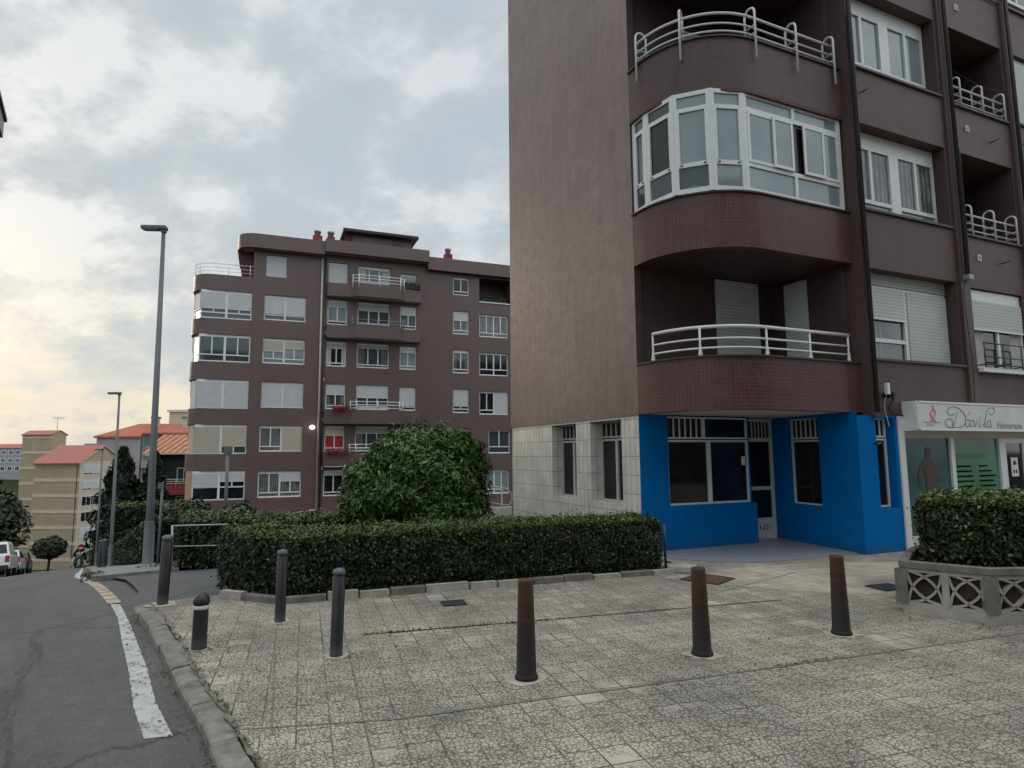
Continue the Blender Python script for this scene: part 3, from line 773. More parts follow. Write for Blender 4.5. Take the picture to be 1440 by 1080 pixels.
# windows of the bays
wy = FB+.22
for k in range(6):
    z0 = 3.22+ST*k; z1 = 4.82+ST*k
    if k == 0:
        window(B1, 3.64, 6.03, z0+.01, z1-.22, wy, ((.42, 1), (1., 1)), lower=.38, pane='glass_mid', curt='glass_curtain')
        b = MB(); b.box(3.64, 6.03, wy-.02, wy+.05, z1-.215, z1-.005, 'shutter_dim'); b.build('shutter_box', B1)
        o = window(B1, 6.49, 8.16, z0-.03, z1-.08, FB+.05, ((.42, 2),), lower=0., pane='glass_dark', curt='curtain', boxh=.16)
    else:
        window(B1, 3.64, 6.03, z0+.01, z1-.01, wy, ((0., 2), (0., 2)), lower=.27, pane='glass_pale' if k != 1 else 'glass_curtain', mid=.26, boxh=.26, curt='glass_curtain' if k == 1 else None, low_pane='glass_pale')
        if k == 3: window(B1, 6.49, 8.26, z0+.01, z1-.01, FB+.05, ((0., 2),), pane='glass_pale')
        if k == 5: window(B1, 6.49, 8.16, z0, z1-.1, FB+.05, ((.5, 2),), pane='glass_mid')
    window(B1, 8.68, 11.08, z0+.01, z1-.01, FB+.08, ((1., 1) if k in (2, 0) else (.45, 2), (.6, 2)), lower=.3, pane='glass_mid', boxh=.1)
# juliet rail in dark metal in front of the first floor shuttered window
b = MB()
for z in (3.26, 3.40, 3.66): b.tube([(6.44, FB-.16, z), (8.22, FB-.16, z)], .013, 'dark_metal')
for a in (6.46, 7.05, 7.65, 8.2): b.tube([(a, FB-.16, 3.2), (a, FB-.16, 3.67)], .012, 'dark_metal'); b.tube([(a, FB-.16, 3.25), (a, FB, 3.25)], .012, 'dark_metal')
b.box(6.42, 8.24, FB-.14, FB-.046, 3.12, 3.18, 'white_metal')
b.build('railing', B1)
# down pipes and small wall vents
b = MB(); b.tube([(3.47, FB-.10, 2.3), (3.47, FB-.10, TOP)], .038, 'dark_pipe'); b.build('drain_pipe', B1)
b = MB(); b.tube([(6.27, FB-.10, 4.9), (6.27, FB-.10, TOP)], .04, 'dark_pipe'); b.box(6.2, 6.34, FB-.16, FB-.05, 4.86, 4.95, 'grey_metal'); b.build('drain_pipe', B1)
b = MB(); b.tube([(8.46, FB-.10, 2.3), (8.46, FB-.10, TOP)], .04, 'dark_pipe'); b.build('drain_pipe', B1)
for z in (5.38, 8.03, 10.64, 13.3):
    b = MB(); b.box(6.79, 6.90, FB-.02, FB+.0, z-.06, z+.06, 'white_metal'); b.box(6.81, 6.88, FB-.026, FB-.02, z-.04, z+.04, 'grey_render'); b.build('vent', B1)
# little iron brackets left in the wall
for a, z in ((3.75, 8.05), (7.6, 7.9), (7.55, 5.35), (8.8, 8.1)):
    b = MB(); b.tube([(a, FB, z), (a, FB-.12, z), (a+.03, FB-.16, z+.03)], .012, 'dark_metal', 6); b.build('bracket', B1)

b = MB()
b.tube(smooth_path([(3.44, FB-.06, 2.5), (3.50, FB-.07, 3.2), (3.43, FB-.06, 4.4), (3.50, FB-.06, 5.6), (3.45, FB-.06, 7.2), (3.5, FB-.06, 9.5)], 6), .008, 'plastic_dark', 5)
b.tube(smooth_path([(6.16, FB-.07, 2.3), (6.2, FB-.08, 3.3), (6.14, FB-.07, 4.6), (6.22, FB-.12, 4.9), (6.4, FB-.07, 5.3), (6.42, FB-.07, 7.5)], 6), .008, 'plastic_dark', 5)
b.tube(smooth_path([(6.45, FB-.02, 9.2), (7.4, FB-.04, 9.05), (8.28, FB-.02, 9.15)], 6), .006, 'plastic_dark', 5)
b.build('cable', B1)
# rounded corner: parapet bands, sills, slabs
BANDS = [(2.31, 3.17), (4.90, 5.83), (7.57, 8.50), (10.23, 11.16), (12.9, 13.82), (15.56, 16.48), (18.2, TOP)]
for i, (z0, z1) in enumerate(BANDS):
    b = MB(); m = 'mosaic_front' if i < 2 else 'mosaic_upper'
    b.strip(PL, .14, z0, z1-.025, m)
    bo = b.build('balcony_parapet', B1)
    b = MB(); b.strip(offset(PL, -.035), .22, z1-.025, z1, 'sill_dark'); b.build('coping', bo)
    # slab closing the bottom, hidden floor above
    b = MB(); inn = offset(PL, .142); poly = inn+[(3.40, 1.8), (.142, 1.8)]
    b.prism(poly, z0+.004, z0+.16, 'white_skirt' if i == 0 else 'mosaic_inside')
    b.build('balcony_floor', B1)
# recess walls behind the balconies
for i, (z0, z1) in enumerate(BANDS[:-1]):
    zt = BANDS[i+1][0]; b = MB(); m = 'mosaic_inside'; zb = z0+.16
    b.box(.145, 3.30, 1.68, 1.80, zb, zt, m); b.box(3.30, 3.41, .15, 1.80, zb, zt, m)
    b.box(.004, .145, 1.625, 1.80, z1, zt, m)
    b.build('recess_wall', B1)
for (x0, x1, y, z0, z1) in ((1.84, 2.88, 1.66, 2.5, 4.88),):
    b = MB(); b.box(x0, x1, y-.03, y+.01, z0, z1, 'shutter'); b.build('shutter', B1)
b = MB(); b.box(3.255, 3.295, .86, 1.36, 2.5, 4.82, 'shutter'); b.build('shutter', B1)
window(B1, 1.2, 2.9, 7.76, 9.7, 1.6, ((.2, 2),), pane='glass_dark', sill=False, name='balcony_door')
window(B1, 1.2, 2.9, 13.1, 15.1, 1.6, ((.4, 2),), pane='glass_dark', sill=False, name='balcony_door')
# first floor rail, three rounded bars on five posts
b = MB(); IN = offset(plan(end=3.31), .09)
rp = smooth_path([(*p, 0) for p in IN], 2)
rp = [p for p in rp if p.y < 1.3]
for z, r_ in ((3.64, .028), (3.45, .017), (3.30, .017)): b.tube([(p.x, p.y, z) for p in rp], r_, 'white_metal', 10)
def on_plan(path, frac):
    L = [0]; 
    for p, q in zip(path, path[1:]): L.append(L[-1]+math.dist(p[:2], q[:2]))
    d = frac*L[-1]
    for i in range(len(L)-1):
        if L[i+1] >= d:
            k = (d-L[i])/(L[i+1]-L[i]); p = Vector(path[i][:2]).lerp(Vector(path[i+1][:2]), k); t_ = (Vector(path[i+1][:2])-Vector(path[i][:2])).normalized(); return p, Vector((t_.y, -t_.x))
for px_, py_ in ((rp[0].x, rp[0].y), (.42, .50), (1.41, .09), (2.37, .09), (3.28, .09)):
    b.lathe([(.035, 3.165), (.034, 3.20), (.022, 3.30), (.017, 3.36), (.017, 3.63)], 'white_metal', 10, (px_, py_))
b.build('railing', B1)
# third floor rail with hooped posts
for zz in (8.50, 11.16, 13.82):
    b = MB()
    pth = offset(plan(end=3.36), .035); rp = [p for p in smooth_path([(*p, 0) for p in pth], 2) if p.y < 1.45]
    for z, r_ in ((zz+.42, .022), (zz+.24, .016), (zz+.10, .016), (zz+.03, .012)): b.tube([(p.x, p.y, z) for p in rp], r_, 'white_metal', 10)
    for x, y, nx, ny in ((0, 1.30, -1, 0), (.30, .53, -.79, -.61), (1.38, 0, 0, -1), (2.32, 0, 0, -1), (3.24, 0, 0, -1)):
        hoop(b, x, y, nx, ny, zz-.36, zz+.58, zz+.0, .019, .22)
        for z in (zz+.10, zz+.24):
            b.tube([(x+nx*.05, y+ny*.05, z), (x-nx*.17, y-ny*.17, z)], .013, 'white_metal', 6)
    b.build('railing', B1)
# second floor glazing: eight faceted bays set on the parapet
def glazing(zb, zt):
    pts = [(.05, 1.60), (.045, 1.22), (.16, .63), (.58, .21), (1.12, .05), (3.36, .05)]
    f = MB(); gl = MB(); zlo = zb+.48; zhi = zt-.30; w = .065
    for i, (p, q) in enumerate(zip(pts, pts[1:])):
        xf = inframe(p[0], p[1], q[0]-p[0], q[1]-p[1]); L = math.dist(p, q)
        F = MB(xf); G = MB(xf)
        F.box(-.015, w, -.01, .06, zb, zt, 'white_metal'); F.box(L-w, L+.015, -.012, .058, zb, zt, 'white_metal')
        for z, h in ((zb+.04, .04), (zlo, .035), (zhi, .035), (zt-.035, .035)): F.box(w, L-w, -.006, .05, z-h, z+h, 'white_metal')
        pn = ['glass_mid', 'glass_mid', 'glass_pale', 'glass_pale', 'glass_pale'][i]
        if i < 4:
            F.box(w, w+.03, -.014, .045, zlo+.035, zhi-.035, 'white_metal'); F.box(L-w-.03, L-w, -.014, .045, zlo+.035, zhi-.035, 'white_metal')
            for xs_ in (w+.05, L-w-.05): F.box(xs_-.02, xs_+.02, -.012, -.005, zlo-.012, zlo+.012, 'plastic_dark')
            for za, zc, m_ in ((zb, zlo, 'glass_clear' if i in (1, 2) else pn), (zlo, zhi, 'glass_dark' if i == 1 else pn), (zhi, zt, pn)): G.face(((w,.02,za),(L-w,.02,za),(L-w,.02,zc),(w,.02,zc)), m_)
        else:
            m2 = L*.5
            F.box(m2-.03, m2+.03, -.008, .05, zb+.04, zlo-.03, 'white_metal'); F.box(m2-.03, m2+.03, -.008, .05, zhi+.03, zt-.04, 'white_metal')
            # sliding leaves, one gap left open
            for a0, a1, yy in ((w, .66, -.02), (.60, 1.06, -.045), (1.30, 1.80, -.045), (1.74, L-w, -.02)):
                F.box(a0, a0+.05, yy, yy+.022, zlo+.035, zhi-.035, 'white_metal'); F.box(a1-.05, a1, yy, yy+.022, zlo+.035, zhi-.035, 'white_metal')
                F.box(a0+.05, a1-.05, yy, yy+.022, zlo+.035, zlo+.085, 'white_metal'); F.box(a0+.05, a1-.05, yy, yy+.022, zhi-.085, zhi-.035, 'white_metal')
                G.face(((a0+.05,yy+.011,zlo+.085),(a1-.05,yy+.011,zlo+.085),(a1-.05,yy+.011,zhi-.085),(a0+.05,yy+.011,zhi-.085)), 'glass_pale')
            G.face(((w,.03,zlo),(L-w,.03,zlo),(L-w,.03,zhi),(w,.03,zhi)), 'glass_dark')
            for za, zc in ((zb, zlo), (zhi, zt)): G.face(((w,.02,za),(L-w,.02,za),(L-w,.02,zc),(w,.02,zc)), 'glass_pale')
        for M_, T_ in ((F, f), (G, gl)):
            base = len(T_.v); T_.v += M_.v; T_.f += [[i_+base for i_ in fc] for fc in M_.f]
            T_.m += [T_.mi(M_.ms[k]) for k in M_.m]; T_.smooth += M_.smooth
    o = f.build('balcony_glazing', B1); gl.build('pane', o)
    return o
glazing(5.83, 7.56)
b = MB(); b.strip(offset(PL, -.005), .2, 7.52, 7.569, 'maroon'); b.build('awning_rail', B1)
glazing(11.16, 12.89)

# ---- blue corner shop inside the building
sh = MB()
sh.wall(0.0, 2.45, -.05, 2.31, 1.62, [(.60, 2.45, .75, 2.31)], .16, 'blue_paint'); sh.face(((2.45,1.62,-.05),(2.57,1.62,-.05),(2.57,1.62,.745),(2.45,1.62,.745)), 'blue_paint')
sh.face(((2.57,1.62,-.05),(2.57,2.02,-.05),(2.57,2.02,.74),(2.57,1.62,.74)), 'blue_paint'); sh.face(((2.45,1.62,.745),(2.57,1.62,.745),(2.57,2.02,.745),(2.45,2.02,.745)), 'blue_paint')
sh.build('shop_wall', B1)
# (the low wall runs on to the door jamb; the window strip above it stops earlier)
o = window(B1, .60, 2.45, .75, 1.88, 1.66, ((0., 1), (0., 1)), pane='glass_dark', mid=.07, fr=.035, sill=False, name='shop_window')
window(B1, .60, 1.42, 1.90, 2.29, 1.66, ((0., 1),), pane='glass_dark', fr=.03, bars=6, sill=False, name='transom_window')
window(B1, 1.43, 2.45, 1.90, 2.29, 1.66, ((0., 1),), pane='glass_dark', fr=.03, sill=False, name='transom_window')
b = MB(); b.box(2.28, 2.37, 1.655, 1.66, 1.42, 1.58, 'paper'); b.build('notice', o)
b = MB(); b.face(((2.47,1.72,.745),(2.80,2.02,.745),(2.80,2.02,2.31),(2.47,1.72,2.31)), 'white_metal'); b.build('return_panel', B1)
dxf = inframe(2.78, 2.02, .64, -.03)
dr = MB(dxf); L_ = .64
for x0, x1 in ((0, .06), (L_-.07, L_)): dr.box(x0, x1, 0, .06, 0.0, 2.3, 'white_metal')
for z0, z1 in ((1.86, 1.93), (2.25, 2.3), (.0, .08), (.93, 1.0), (.08, .40)): dr.box(.06, L_-.07, .004, .055, z0, z1, 'white_metal')
for k in range(1, 6): dr.box(.06+.51*k/6-.01, .06+.51*k/6+.01, .0, .02, 1.93, 2.25, 'white_metal')
do = dr.build('door', B1)
b = MB(dxf); b.face(((.06,.03,.4),(L_-.07,.03,.4),(L_-.07,.03,2.25),(.06,.03,2.25)), 'glass_dark'); b.build('pane', do)
b = MB(dxf); b.tube([(.10,-.04,1.0),(.10,-.04,1.22)], .012, 'dark_metal'); b.build('handle', do)
b = MB(dxf); random.seed(3)
for i in range(5):
    x0 = .12+i*.08; pts = [(x0+random.uniform(-.02,.07), -.001, .22+random.uniform(-.05,.06)) for _ in range(5)]
    b.tube(smooth_path(pts, 4), .006, 'black_ink', 4)
b.build('graffiti', do)
rxf = inframe(3.42, 2.0, 3.08-3.42, -.13-2.0); RL = math.hypot(.34, 2.13)
b = MB(rxf); b.wall(0, RL, -.05, 2.31, 0, [(.46, 1.26, .70, 2.27)], .14, 'blue_paint'); b.build('shop_wall', B1)
window(B1, .46, 1.26, .70, 1.87, .08, ((0., 1),), pane='glass_dark', xf=rxf, fr=.03, sill=False, name='shop_window')
window(B1, .46, 1.26, 1.89, 2.27, .08, ((0., 1),), pane='glass_dark', xf=rxf, fr=.03, bars=6, sill=False, name='transom_window')
b = MB(); b.wall(3.08, 4.06, -.05, 2.25, FB, [(3.52, 3.98, .71, 2.22)], .28, 'blue_paint'); b.build('shop_wall', B1)
window(B1, 3.52, 3.96, .72, 1.87, FB+.14, ((0., 1),), pane='glass_dark', fr=.03, sill=False, name='shop_window')
window(B1, 3.52, 3.96, 1.89, 2.22, FB+.14, ((0., 1),), pane='glass_dark', fr=.03, bars=3, sill=False, name='transom_window')
b = MB(); pf = [p for p in offset(PL, .05)]; b.prism([p for p in pf if p[0] < 3.0]+[(3.12, .04), (3.43, 2.0), (3.43, 2.1), (2.5, 2.1), (2.5, 1.7), (.05, 1.7)], -.05, .012, 'porch_tiles'); b.build('porch_floor', B1)
b = MB(); b.box(.0, 3.45, 1.63, 2.4, 2.312, 2.34, 'soffit'); b.build('soffit', B1)
# ---- green poster shop to the right
b = MB()
b.box(4.062, 4.20, FB-.03, FB+.1, 0, 2.25, 'white_metal'); b.box(4.20, EX, FB+.0, FB+.1, 1.88, 2.25, 'white_skirt'); b.box(4.20, 7.06, FB, FB+.1, 0, .22, 'white_skirt')
for a0, a1 in ((5.46, 5.56), (6.92, 7.06), (7.78, 7.9), (9.4, 9.5), (11.0, 11.1)): b.box(a0, a1, FB-.012, FB+.1, .0, 1.88, 'white_metal')
b.box(7.9, EX, FB, FB+.1, 0, .22, 'white_skirt'); b.box(7.06, 7.78, FB-.008, FB+.09, 1.79, 1.88, 'white_metal')
b.build('shop_front', B1)
p1 = MB(); p1.face(((4.2,FB+.03,.22),(5.46,FB+.03,.22),(5.46,FB+.03,1.88),(4.2,FB+.03,1.88)), 'poster_teal'); w1 = p1.build('shop_window', B1)
hz = [(4.2,.22)]+[(4.2+1.26*k/12, .70+.10*math.sin(k*.5+.3)+.03*math.sin(k*1.3)) for k in range(13)]+[(5.46,.22)]
b = MB(); b.face([(x, FB+.026, z) for x, z in hz], 'hill_green')
fig = [(4.86,1.72),(4.92,1.70),(4.94,1.60),(4.90,1.53),(5.00,1.48),(5.05,1.38),(5.06,1.24),(5.16,1.18),(5.28,1.15),(5.27,1.11),(5.10,1.13),(5.01,1.16),(5.0,1.02),(5.02,.80),(5.0,.55),(4.97,.40),(4.88,.40),(4.87,.7),(4.85,.40),(4.77,.42),(4.76,.7),(4.77,1.0),(4.75,1.2),(4.70,1.36),(4.62,1.2),(4.60,1.02),(4.56,1.03),(4.55,1.22),(4.62,1.40),(4.70,1.49),(4.80,1.53),(4.79,1.62),(4.81,1.70)]
b.face([(x, FB+.022, z) for x, z in fig], 'brown_figure'); b.build('poster', w1)
p1 = MB(); p1.face(((5.56,FB+.03,.22),(6.92,FB+.03,.22),(6.92,FB+.03,1.88),(5.56,FB+.03,1.88)), 'poster_green'); w2 = p1.build('shop_window', B1)
b = MB(); b.face([(5.56,FB+.026,.22)]+[(5.56+1.36*k/12, FB+.026, .62+.09*math.sin(k*.55+1)) for k in range(13)]+[(6.92,FB+.026,.22)], 'hill_green')
b.box(5.6, 6.5, FB+.02, FB+.026, 1.52, 1.60, 'hill_green')
random.seed(5)
for c0 in (5.64, 6.30):
    for r_ in range(6):
        z = 1.36-r_*.09; b.box(c0, c0+random.uniform(.25,.5), FB+.022, FB+.026, z, z+.028, 'leaf_core')
b.build('poster', w2)
b = MB(); b.box(7.06, 7.14, FB, FB+.05, 0, 1.79, 'white_metal'); b.box(7.70, 7.78, FB, FB+.05, 0, 1.79, 'white_metal'); b.box(7.14, 7.70, FB, FB+.05, 0, .12, 'white_metal'); d2 = b.build('door', B1)
b = MB(); b.face(((7.14,FB+.03,.12),(7.70,FB+.03,.12),(7.70,FB+.03,1.79),(7.14,FB+.03,1.79)), 'glass_dark'); b.build('pane', d2)
b = MB(); b.box(7.30, 7.52, FB+.018, FB+.024, 1.16, 1.52, 'paper'); b.box(7.36, 7.46, FB+.014, FB+.018, 1.38, 1.43, 'black_ink'); b.box(7.385, 7.435, FB+.014, FB+.018, 1.43, 1.46, 'black_ink')
for a in (7.35, 7.43): b.box(a, a+.04, FB+.014, FB+.018, 1.22, 1.29, 'black_ink')
b.build('notice', d2)
b = MB(); b.tube([(7.17,FB-.05,.98),(7.27,FB-.05,.98)], .012, 'dark_metal'); b.tube([(7.17,FB,.98),(7.17,FB-.05,.98)], .01, 'dark_metal'); b.build('handle', d2)
b = MB()
for a0, a1 in ((7.9, 9.4), (9.5, 11.0), (11.1, EX)): b.face(((a0,FB+.03,.22),(a1,FB+.03,.22),(a1,FB+.03,1.88),(a0,FB+.03,1.88)), 'glass_green')
b.build('shop_window', B1)

def wpos(a, y, z=0): c, s = math.cos(TH), math.sin(TH); return (KX+a*c-y*s, KY+a*s+y*c, z)
# box sign over the shop
SG = thing('shop_sign', 'long white box sign with green script lettering above the green shop windows', 'sign', wpos(4.2, -.40, 2.02), TH)
sgx = lambda x, y, z: (x-4.2, y+.40, z-2.02)
b = MB(sgx); b.box(4.22, 8.6, -.40, -.14, 2.02, 2.485, 'white_paint'); b.box(4.2, 4.26, -.385, -.14, 2.0, 2.5, 'white_metal'); b.box(4.26, 8.6, -.41, -.395, 2.0, 2.03, 'white_metal'); b.box(4.26, 8.6, -.41, -.395, 2.47, 2.5, 'white_metal')
b.build('sign_box', SG)
ST_ = {'D1': [(5.22,2.31),(5.12,2.27),(5.04,2.29),(5.02,2.35),(5.11,2.41),(5.25,2.42),(5.39,2.37),(5.49,2.29),(5.51,2.18),(5.44,2.1),(5.31,2.065),(5.16,2.06),(5.02,2.06),(4.94,2.11),(4.94,2.17),(5.03,2.21),(5.11,2.19),(5.14,2.13),(5.11,2.07)],
'D2': [(5.31,2.34),(5.25,2.24),(5.19,2.15),(5.14,2.07)], 'a1': [(5.63,2.19),(5.57,2.2),(5.5,2.16),(5.5,2.1),(5.55,2.08),(5.61,2.12),(5.65,2.19),(5.62,2.12),(5.64,2.08),(5.68,2.1)], 'acc': [(5.59,2.28),(5.66,2.35)],
'v': [(5.69,2.19),(5.73,2.19),(5.75,2.13),(5.76,2.08),(5.81,2.13),(5.84,2.19),(5.86,2.2)], 'i': [(5.91,2.19),(5.88,2.11),(5.9,2.08),(5.94,2.1)], 'dot': [(5.92,2.24),(5.93,2.255)],
'l1': [(5.94,2.1),(6.01,2.18),(6.06,2.3),(6.12,2.39),(6.22,2.43),(6.31,2.41),(6.3,2.34),(6.21,2.3),(6.17,2.33)], 'l2': [(6.06,2.3),(6.01,2.18),(5.99,2.1),(6.02,2.07)],
'a2': [(6.12,2.18),(6.06,2.19),(6.01,2.15),(6.0,2.09),(6.05,2.07),(6.1,2.11),(6.13,2.19),(6.11,2.11),(6.14,2.07)]}
b = MB(sgx)
for k, p in ST_.items(): b.tube(smooth_path([(x+(.06 if k[0] in 'l' or k == 'a2' else 0)+(.06 if k == 'a2' else 0), -.402, z) for x, z in p], 5), (.0065 if k != 'acc' else .0055), 'script_green', 6)
b.build('lettering', SG)
b = MB(sgx)
for p in ([(4.62,2.38),(4.55,2.31),(4.56,2.25),(4.62,2.18),(4.67,2.15)], [(4.62,2.38),(4.68,2.31),(4.65,2.25),(4.58,2.19),(4.52,2.15)]): b.tube(smooth_path([(x, -.402, z) for x, z in p], 5), .012, 'pink', 6)
b.box(4.60, 4.645, -.408, -.398, 2.385, 2.43, 'pink')
for p in ([(4.38,2.15),(4.5,2.13),(4.63,2.145),(4.81,2.14)], [(4.42,2.09),(4.51,2.1),(4.61,2.09)]): b.tube(smooth_path([(x, -.402, z) for x, z in p], 4), .007, 'script_grey', 6)
b.build('emblem', SG)
def text(s, size, name, mat, parent, loc, rot, ext=.002):
    cu = bpy.data.curves.new(name, 'FONT'); cu.body = s; cu.size = size; cu.extrude = ext
    to = bpy.data.objects.new(name, cu); me = bpy.data.meshes.new_from_object(to)
    bpy.data.objects.remove(to); me.materials.clear(); me.materials.append(MATS[mat])
    o = bpy.data.objects.new(name, me); C.objects.link(o); o.parent = parent; o.location = loc; o.rotation_euler = rot; return o
text('Fisioterapia', .17, 'lettering', 'script_grey', SG, (6.42-4.2, -.004, 2.055-2.02), (PI/2, 0, 0))
# floodlight and tangled cable bracket on the wall
FL = thing('floodlight', 'small white floodlight on a rusty bracket with cables above the blue shop', 'lamp', wpos(3.78, FB, 2.62), TH)
b = MB(); b.box(-.11, -.045, -.16, -.09, -.02, .17, 'white_metal'); b.build('lamp_head', FL, .008)
b = MB(); b.tube(smooth_path([(0, 0, 0), (.02, -.08, .03), (-.05, -.12, .08)], 4), .016, 'rust_bollard', 8); b.box(.0, .14, -.10, -.002, -.06, .03, 'rust_bollard'); b.box(.05, .1, -.14, -.1, -.12, .0, 'plastic_dark'); b.build('wall_bracket', FL)
b = MB(); b.tube(smooth_path([(.08, -.1, -.1), (.02, -.06, -.25), (.15, -.05, -.31), (.4, -.04, -.36)], 6), .014, 'plastic_dark', 6); b.tube(smooth_path([(-.05, -.1, 0), (-.07, -.05, -.2), (-.02, -.05, -.42), (.0, -.06, -.55)], 5), .006, 'white_metal', 5); b.build('cable', FL)
b = MB(); b.tube([(3.40, FB-.02, .0+1.78), (3.40, FB-.16, 1.80)], .014, 'plastic_dark', 6); b.tube([(3.40, FB-.16, 1.80), (3.24, FB-.2, 1.76)], .018, 'plastic_dark', 6); b.build('bracket', B1)
# plastic chair in the glazed balcony, its back seen against the low panes
CH = thing('plastic_chair', 'white round backed plastic chair inside the glazed second floor corner balcony', 'chair', wpos(.59, .64, 5.08), TH-PI/4)
b = MB(); b.lathe([(.19, .42), (.22, .44), (.21, .46), (.05, .455)], 'white_paint', 16); b.build('seat', CH)
for x, y in ((-.16,-.16), (.16,-.16), (-.16,.16), (.16,.16)): b = MB(); b.tube([(x*1.15, y*1.15, 0), (x, y, .44)], .018, 'white_paint', 6); b.build('leg', CH)
b = MB(); arc = [(.21*math.cos(a), .21*math.sin(a)-.02) for a in np.linspace(PI*1.05, PI*1.95, 9)]
for z in (.60, .72, .84): b.tube([(x, y, z+.05*math.sin(PI*i/8)) for i, (x, y) in enumerate(arc)], .014, 'white_paint', 6)
for i in (0, 2, 4, 6, 8): b.tube([(*arc[i], .44), (*arc[i], .84+.05*math.sin(PI*i/8))], .012, 'white_paint', 6)
b.build('backrest', CH)

# ================================================================== long brown block behind
T2 = R(21.5); OX, OY = -18.84, 36.12
B2 = thing('apartment_building', 'long brown apartment block with red chimneys standing behind the round bush', 'building', (OX, OY, 0), T2)
S2 = [-.80, 1.93, 4.58, 7.28, 9.97, 12.70]                       # window sills
D2 = 11.0; X2 = 27.0; BOT = -7.0
holes = []
for i, z in enumerate(S2):
    t1 = z+1.58
    if i < 5: holes.append((3.95, 6.42, z, t1))
    else: holes.append((3.97, 5.22, z, z+1.36))
    holes += [(7.70, 8.93, z-.02, t1 if i < 5 else z+1.3), (9.57, 11.66, z-.02, t1 if i < 5 else z+1.25), (12.33, 13.45, z-.03, t1-.06 if i < 5 else z+1.0)]
    holes += [(15.96, 17.12, z-.12, z+1.5 if i < 5 else z+1.12)]
    if i == 5: pass
    elif i == 1: holes += [(18.5, 20.1, z-.2, z+1.4)]
    else: holes += [(17.85, 20.0, z-.2, z+1.4)]
    holes += [(22.0, 24.4, z-.1, z+1.4 if i < 5 else z+1.1)]
logg = (17.85, 20.2, 12.25, 13.95)
b = MB(); b.wall(3.28, X2, BOT, 14.5, 0, holes+[logg], .22, 'mosaic_far')
b.face(((X2,0,BOT),(X2,D2,BOT),(X2,D2,14.5),(X2,0,14.5)), 'mosaic_far'); b.face(((0,D2,BOT),(0,D2,14.5),(X2,D2,14.5),(X2,D2,BOT)), 'mosaic_far')
b.face(((3.28,0,11.5),(3.28,D2,11.5),(3.28,D2,14.5),(3.28,0,14.5)), 'mosaic_far')
b.build('front_wall', B2)
b = MB(); x0, x1, z0, z1 = logg
b.face(((x0,.22,z0),(x0,1.4,z0),(x0,1.4,z1),(x0,.22,z1)), 'mosaic_inside'); b.face(((x1,.22,z0),(x1,1.4,z0),(x1,1.4,z1),(x1,.22,z1)), 'mosaic_inside'); b.face(((x0,1.4,z0),(x1,1.4,z0),(x1,1.4,z1),(x0,1.4,z1)), 'mosaic_inside')
b.face(((x0,.22,z1),(x1,.22,z1),(x1,1.4,z1),(x0,1.4,z1)), 'mosaic_inside'); b.face(((x0,.22,z0),(x1,.22,z0),(x1,1.4,z0),(x0,1.4,z0)), 'soffit'); b.box(x0-.03, x1+.03, -.06, -.003, z0-.07, z0-.003, 'white_metal')
b.build('loggia', B2)
b = MB(); b.face([(x, y, 14.5) for x, y in ((3.2, 0), (X2, 0), (X2, D2), (3.2, D2))], 'concrete_dark'); b.build('roof', B2)
# low pale plinth along the foot of the facade
b = MB(); b.box(3.3, 7.25, -.9, -.003, BOT, -1.78, 'concrete'); b.box(7.25, X2, -1.2, -.003, BOT, -1.86, 'concrete'); b.build('plinth', B2)
# rounded end with bands and glazing
def endplan(r=1.25, y1=5.0): return [(-.08, y1), (-.08, r)]+[(-.08+r-r*math.cos(a), r-.02-r*math.sin(a)) for a in np.linspace(0, PI/2, 9)]+[(3.30, -.02)]
EP = endplan()
for z0, z1 in ((-1.9, -.87) , (.83, 1.80), (3.53, 4.47), (6.20, 7.25), (8.90, 9.85), (11.58, 12.54)):
    b = MB(); b.strip(EP, .2, z0 if z0 > -1.5 else BOT, z1, 'mosaic_far'); b.build('balcony_parapet', B2)
    b = MB(); b.prism([(x, y) for x, y in offset(EP, .21)]+[(3.3, 5.0)], z1-.25, z1-.12, 'concrete_dark'); b.build('balcony_floor', B2)
b = MB(); b.face(((-.06,5.0,BOT),(-.06,D2,BOT),(-.06,D2,12.5),(-.06,5.0,12.5)), 'mosaic_far'); b.face([(x, y, 12.3) for x, y in ((.1, 1.2), (3.2, .2), (3.2, D2), (.1, D2))], 'concrete_dark'); b.build('end_wall', B2)
def endglz(z0, z1, kind_):
    xf0 = inframe(.02, 1.35, .40, -1.10)
    front = dict(blind=((1., 1), (1., 1)), part=((.62, 2), (.62, 2)), open=((0., 2), (0., 2)), mixed=((1., 1), (.72, 2)), low=((.48, 2), (.30, 2)))[kind_]
    shm = dict(blind='shutter', part='shutter', open='shutter', mixed='shutter_cream', low='shutter')[kind_]
    lo = {'open': .42, 'part': .36, 'low': .75}.get(kind_, 0)
    window(B2, .46, 3.27, z0, z1, .06, front, lower=lo, pane='glass_mid' if kind_ != 'low' else 'glass_dark', fr=.07, mid=.13, sh=shm, sill=False, boxh=.08, name='balcony_glazing')
    if kind_ != 'low': window(B2, .0, 1.15, z0, z1, .04, ((1. if kind_ in ('blind', 'mixed') else .62 if kind_ == 'part' else 0., 1),), lower=lo, pane='glass_mid', xf=xf0, fr=.06, sh=shm, sill=False, boxh=.08, name='balcony_glazing')
    else:
        b_ = MB(); b_.box(.12, .45, .06, .5, z0, z1, 'peach'); b_.build('corner_wall', B2)
    window(B2, .05, 3.2, z0, z1, .0, ((1., 1), (.5, 2)), pane='glass_mid', xf=inframe(.0, 4.9, 0, -1), fr=.07, sh=shm, sill=False, name='balcony_glazing')
for z0, z1, k in ((9.86, 11.57, 'part'), (7.26, 8.89, 'open'), (4.48, 6.19, 'blind'), (1.81, 3.52, 'mixed'), (-.86, .82, 'low')): endglz(z0, z1, k)
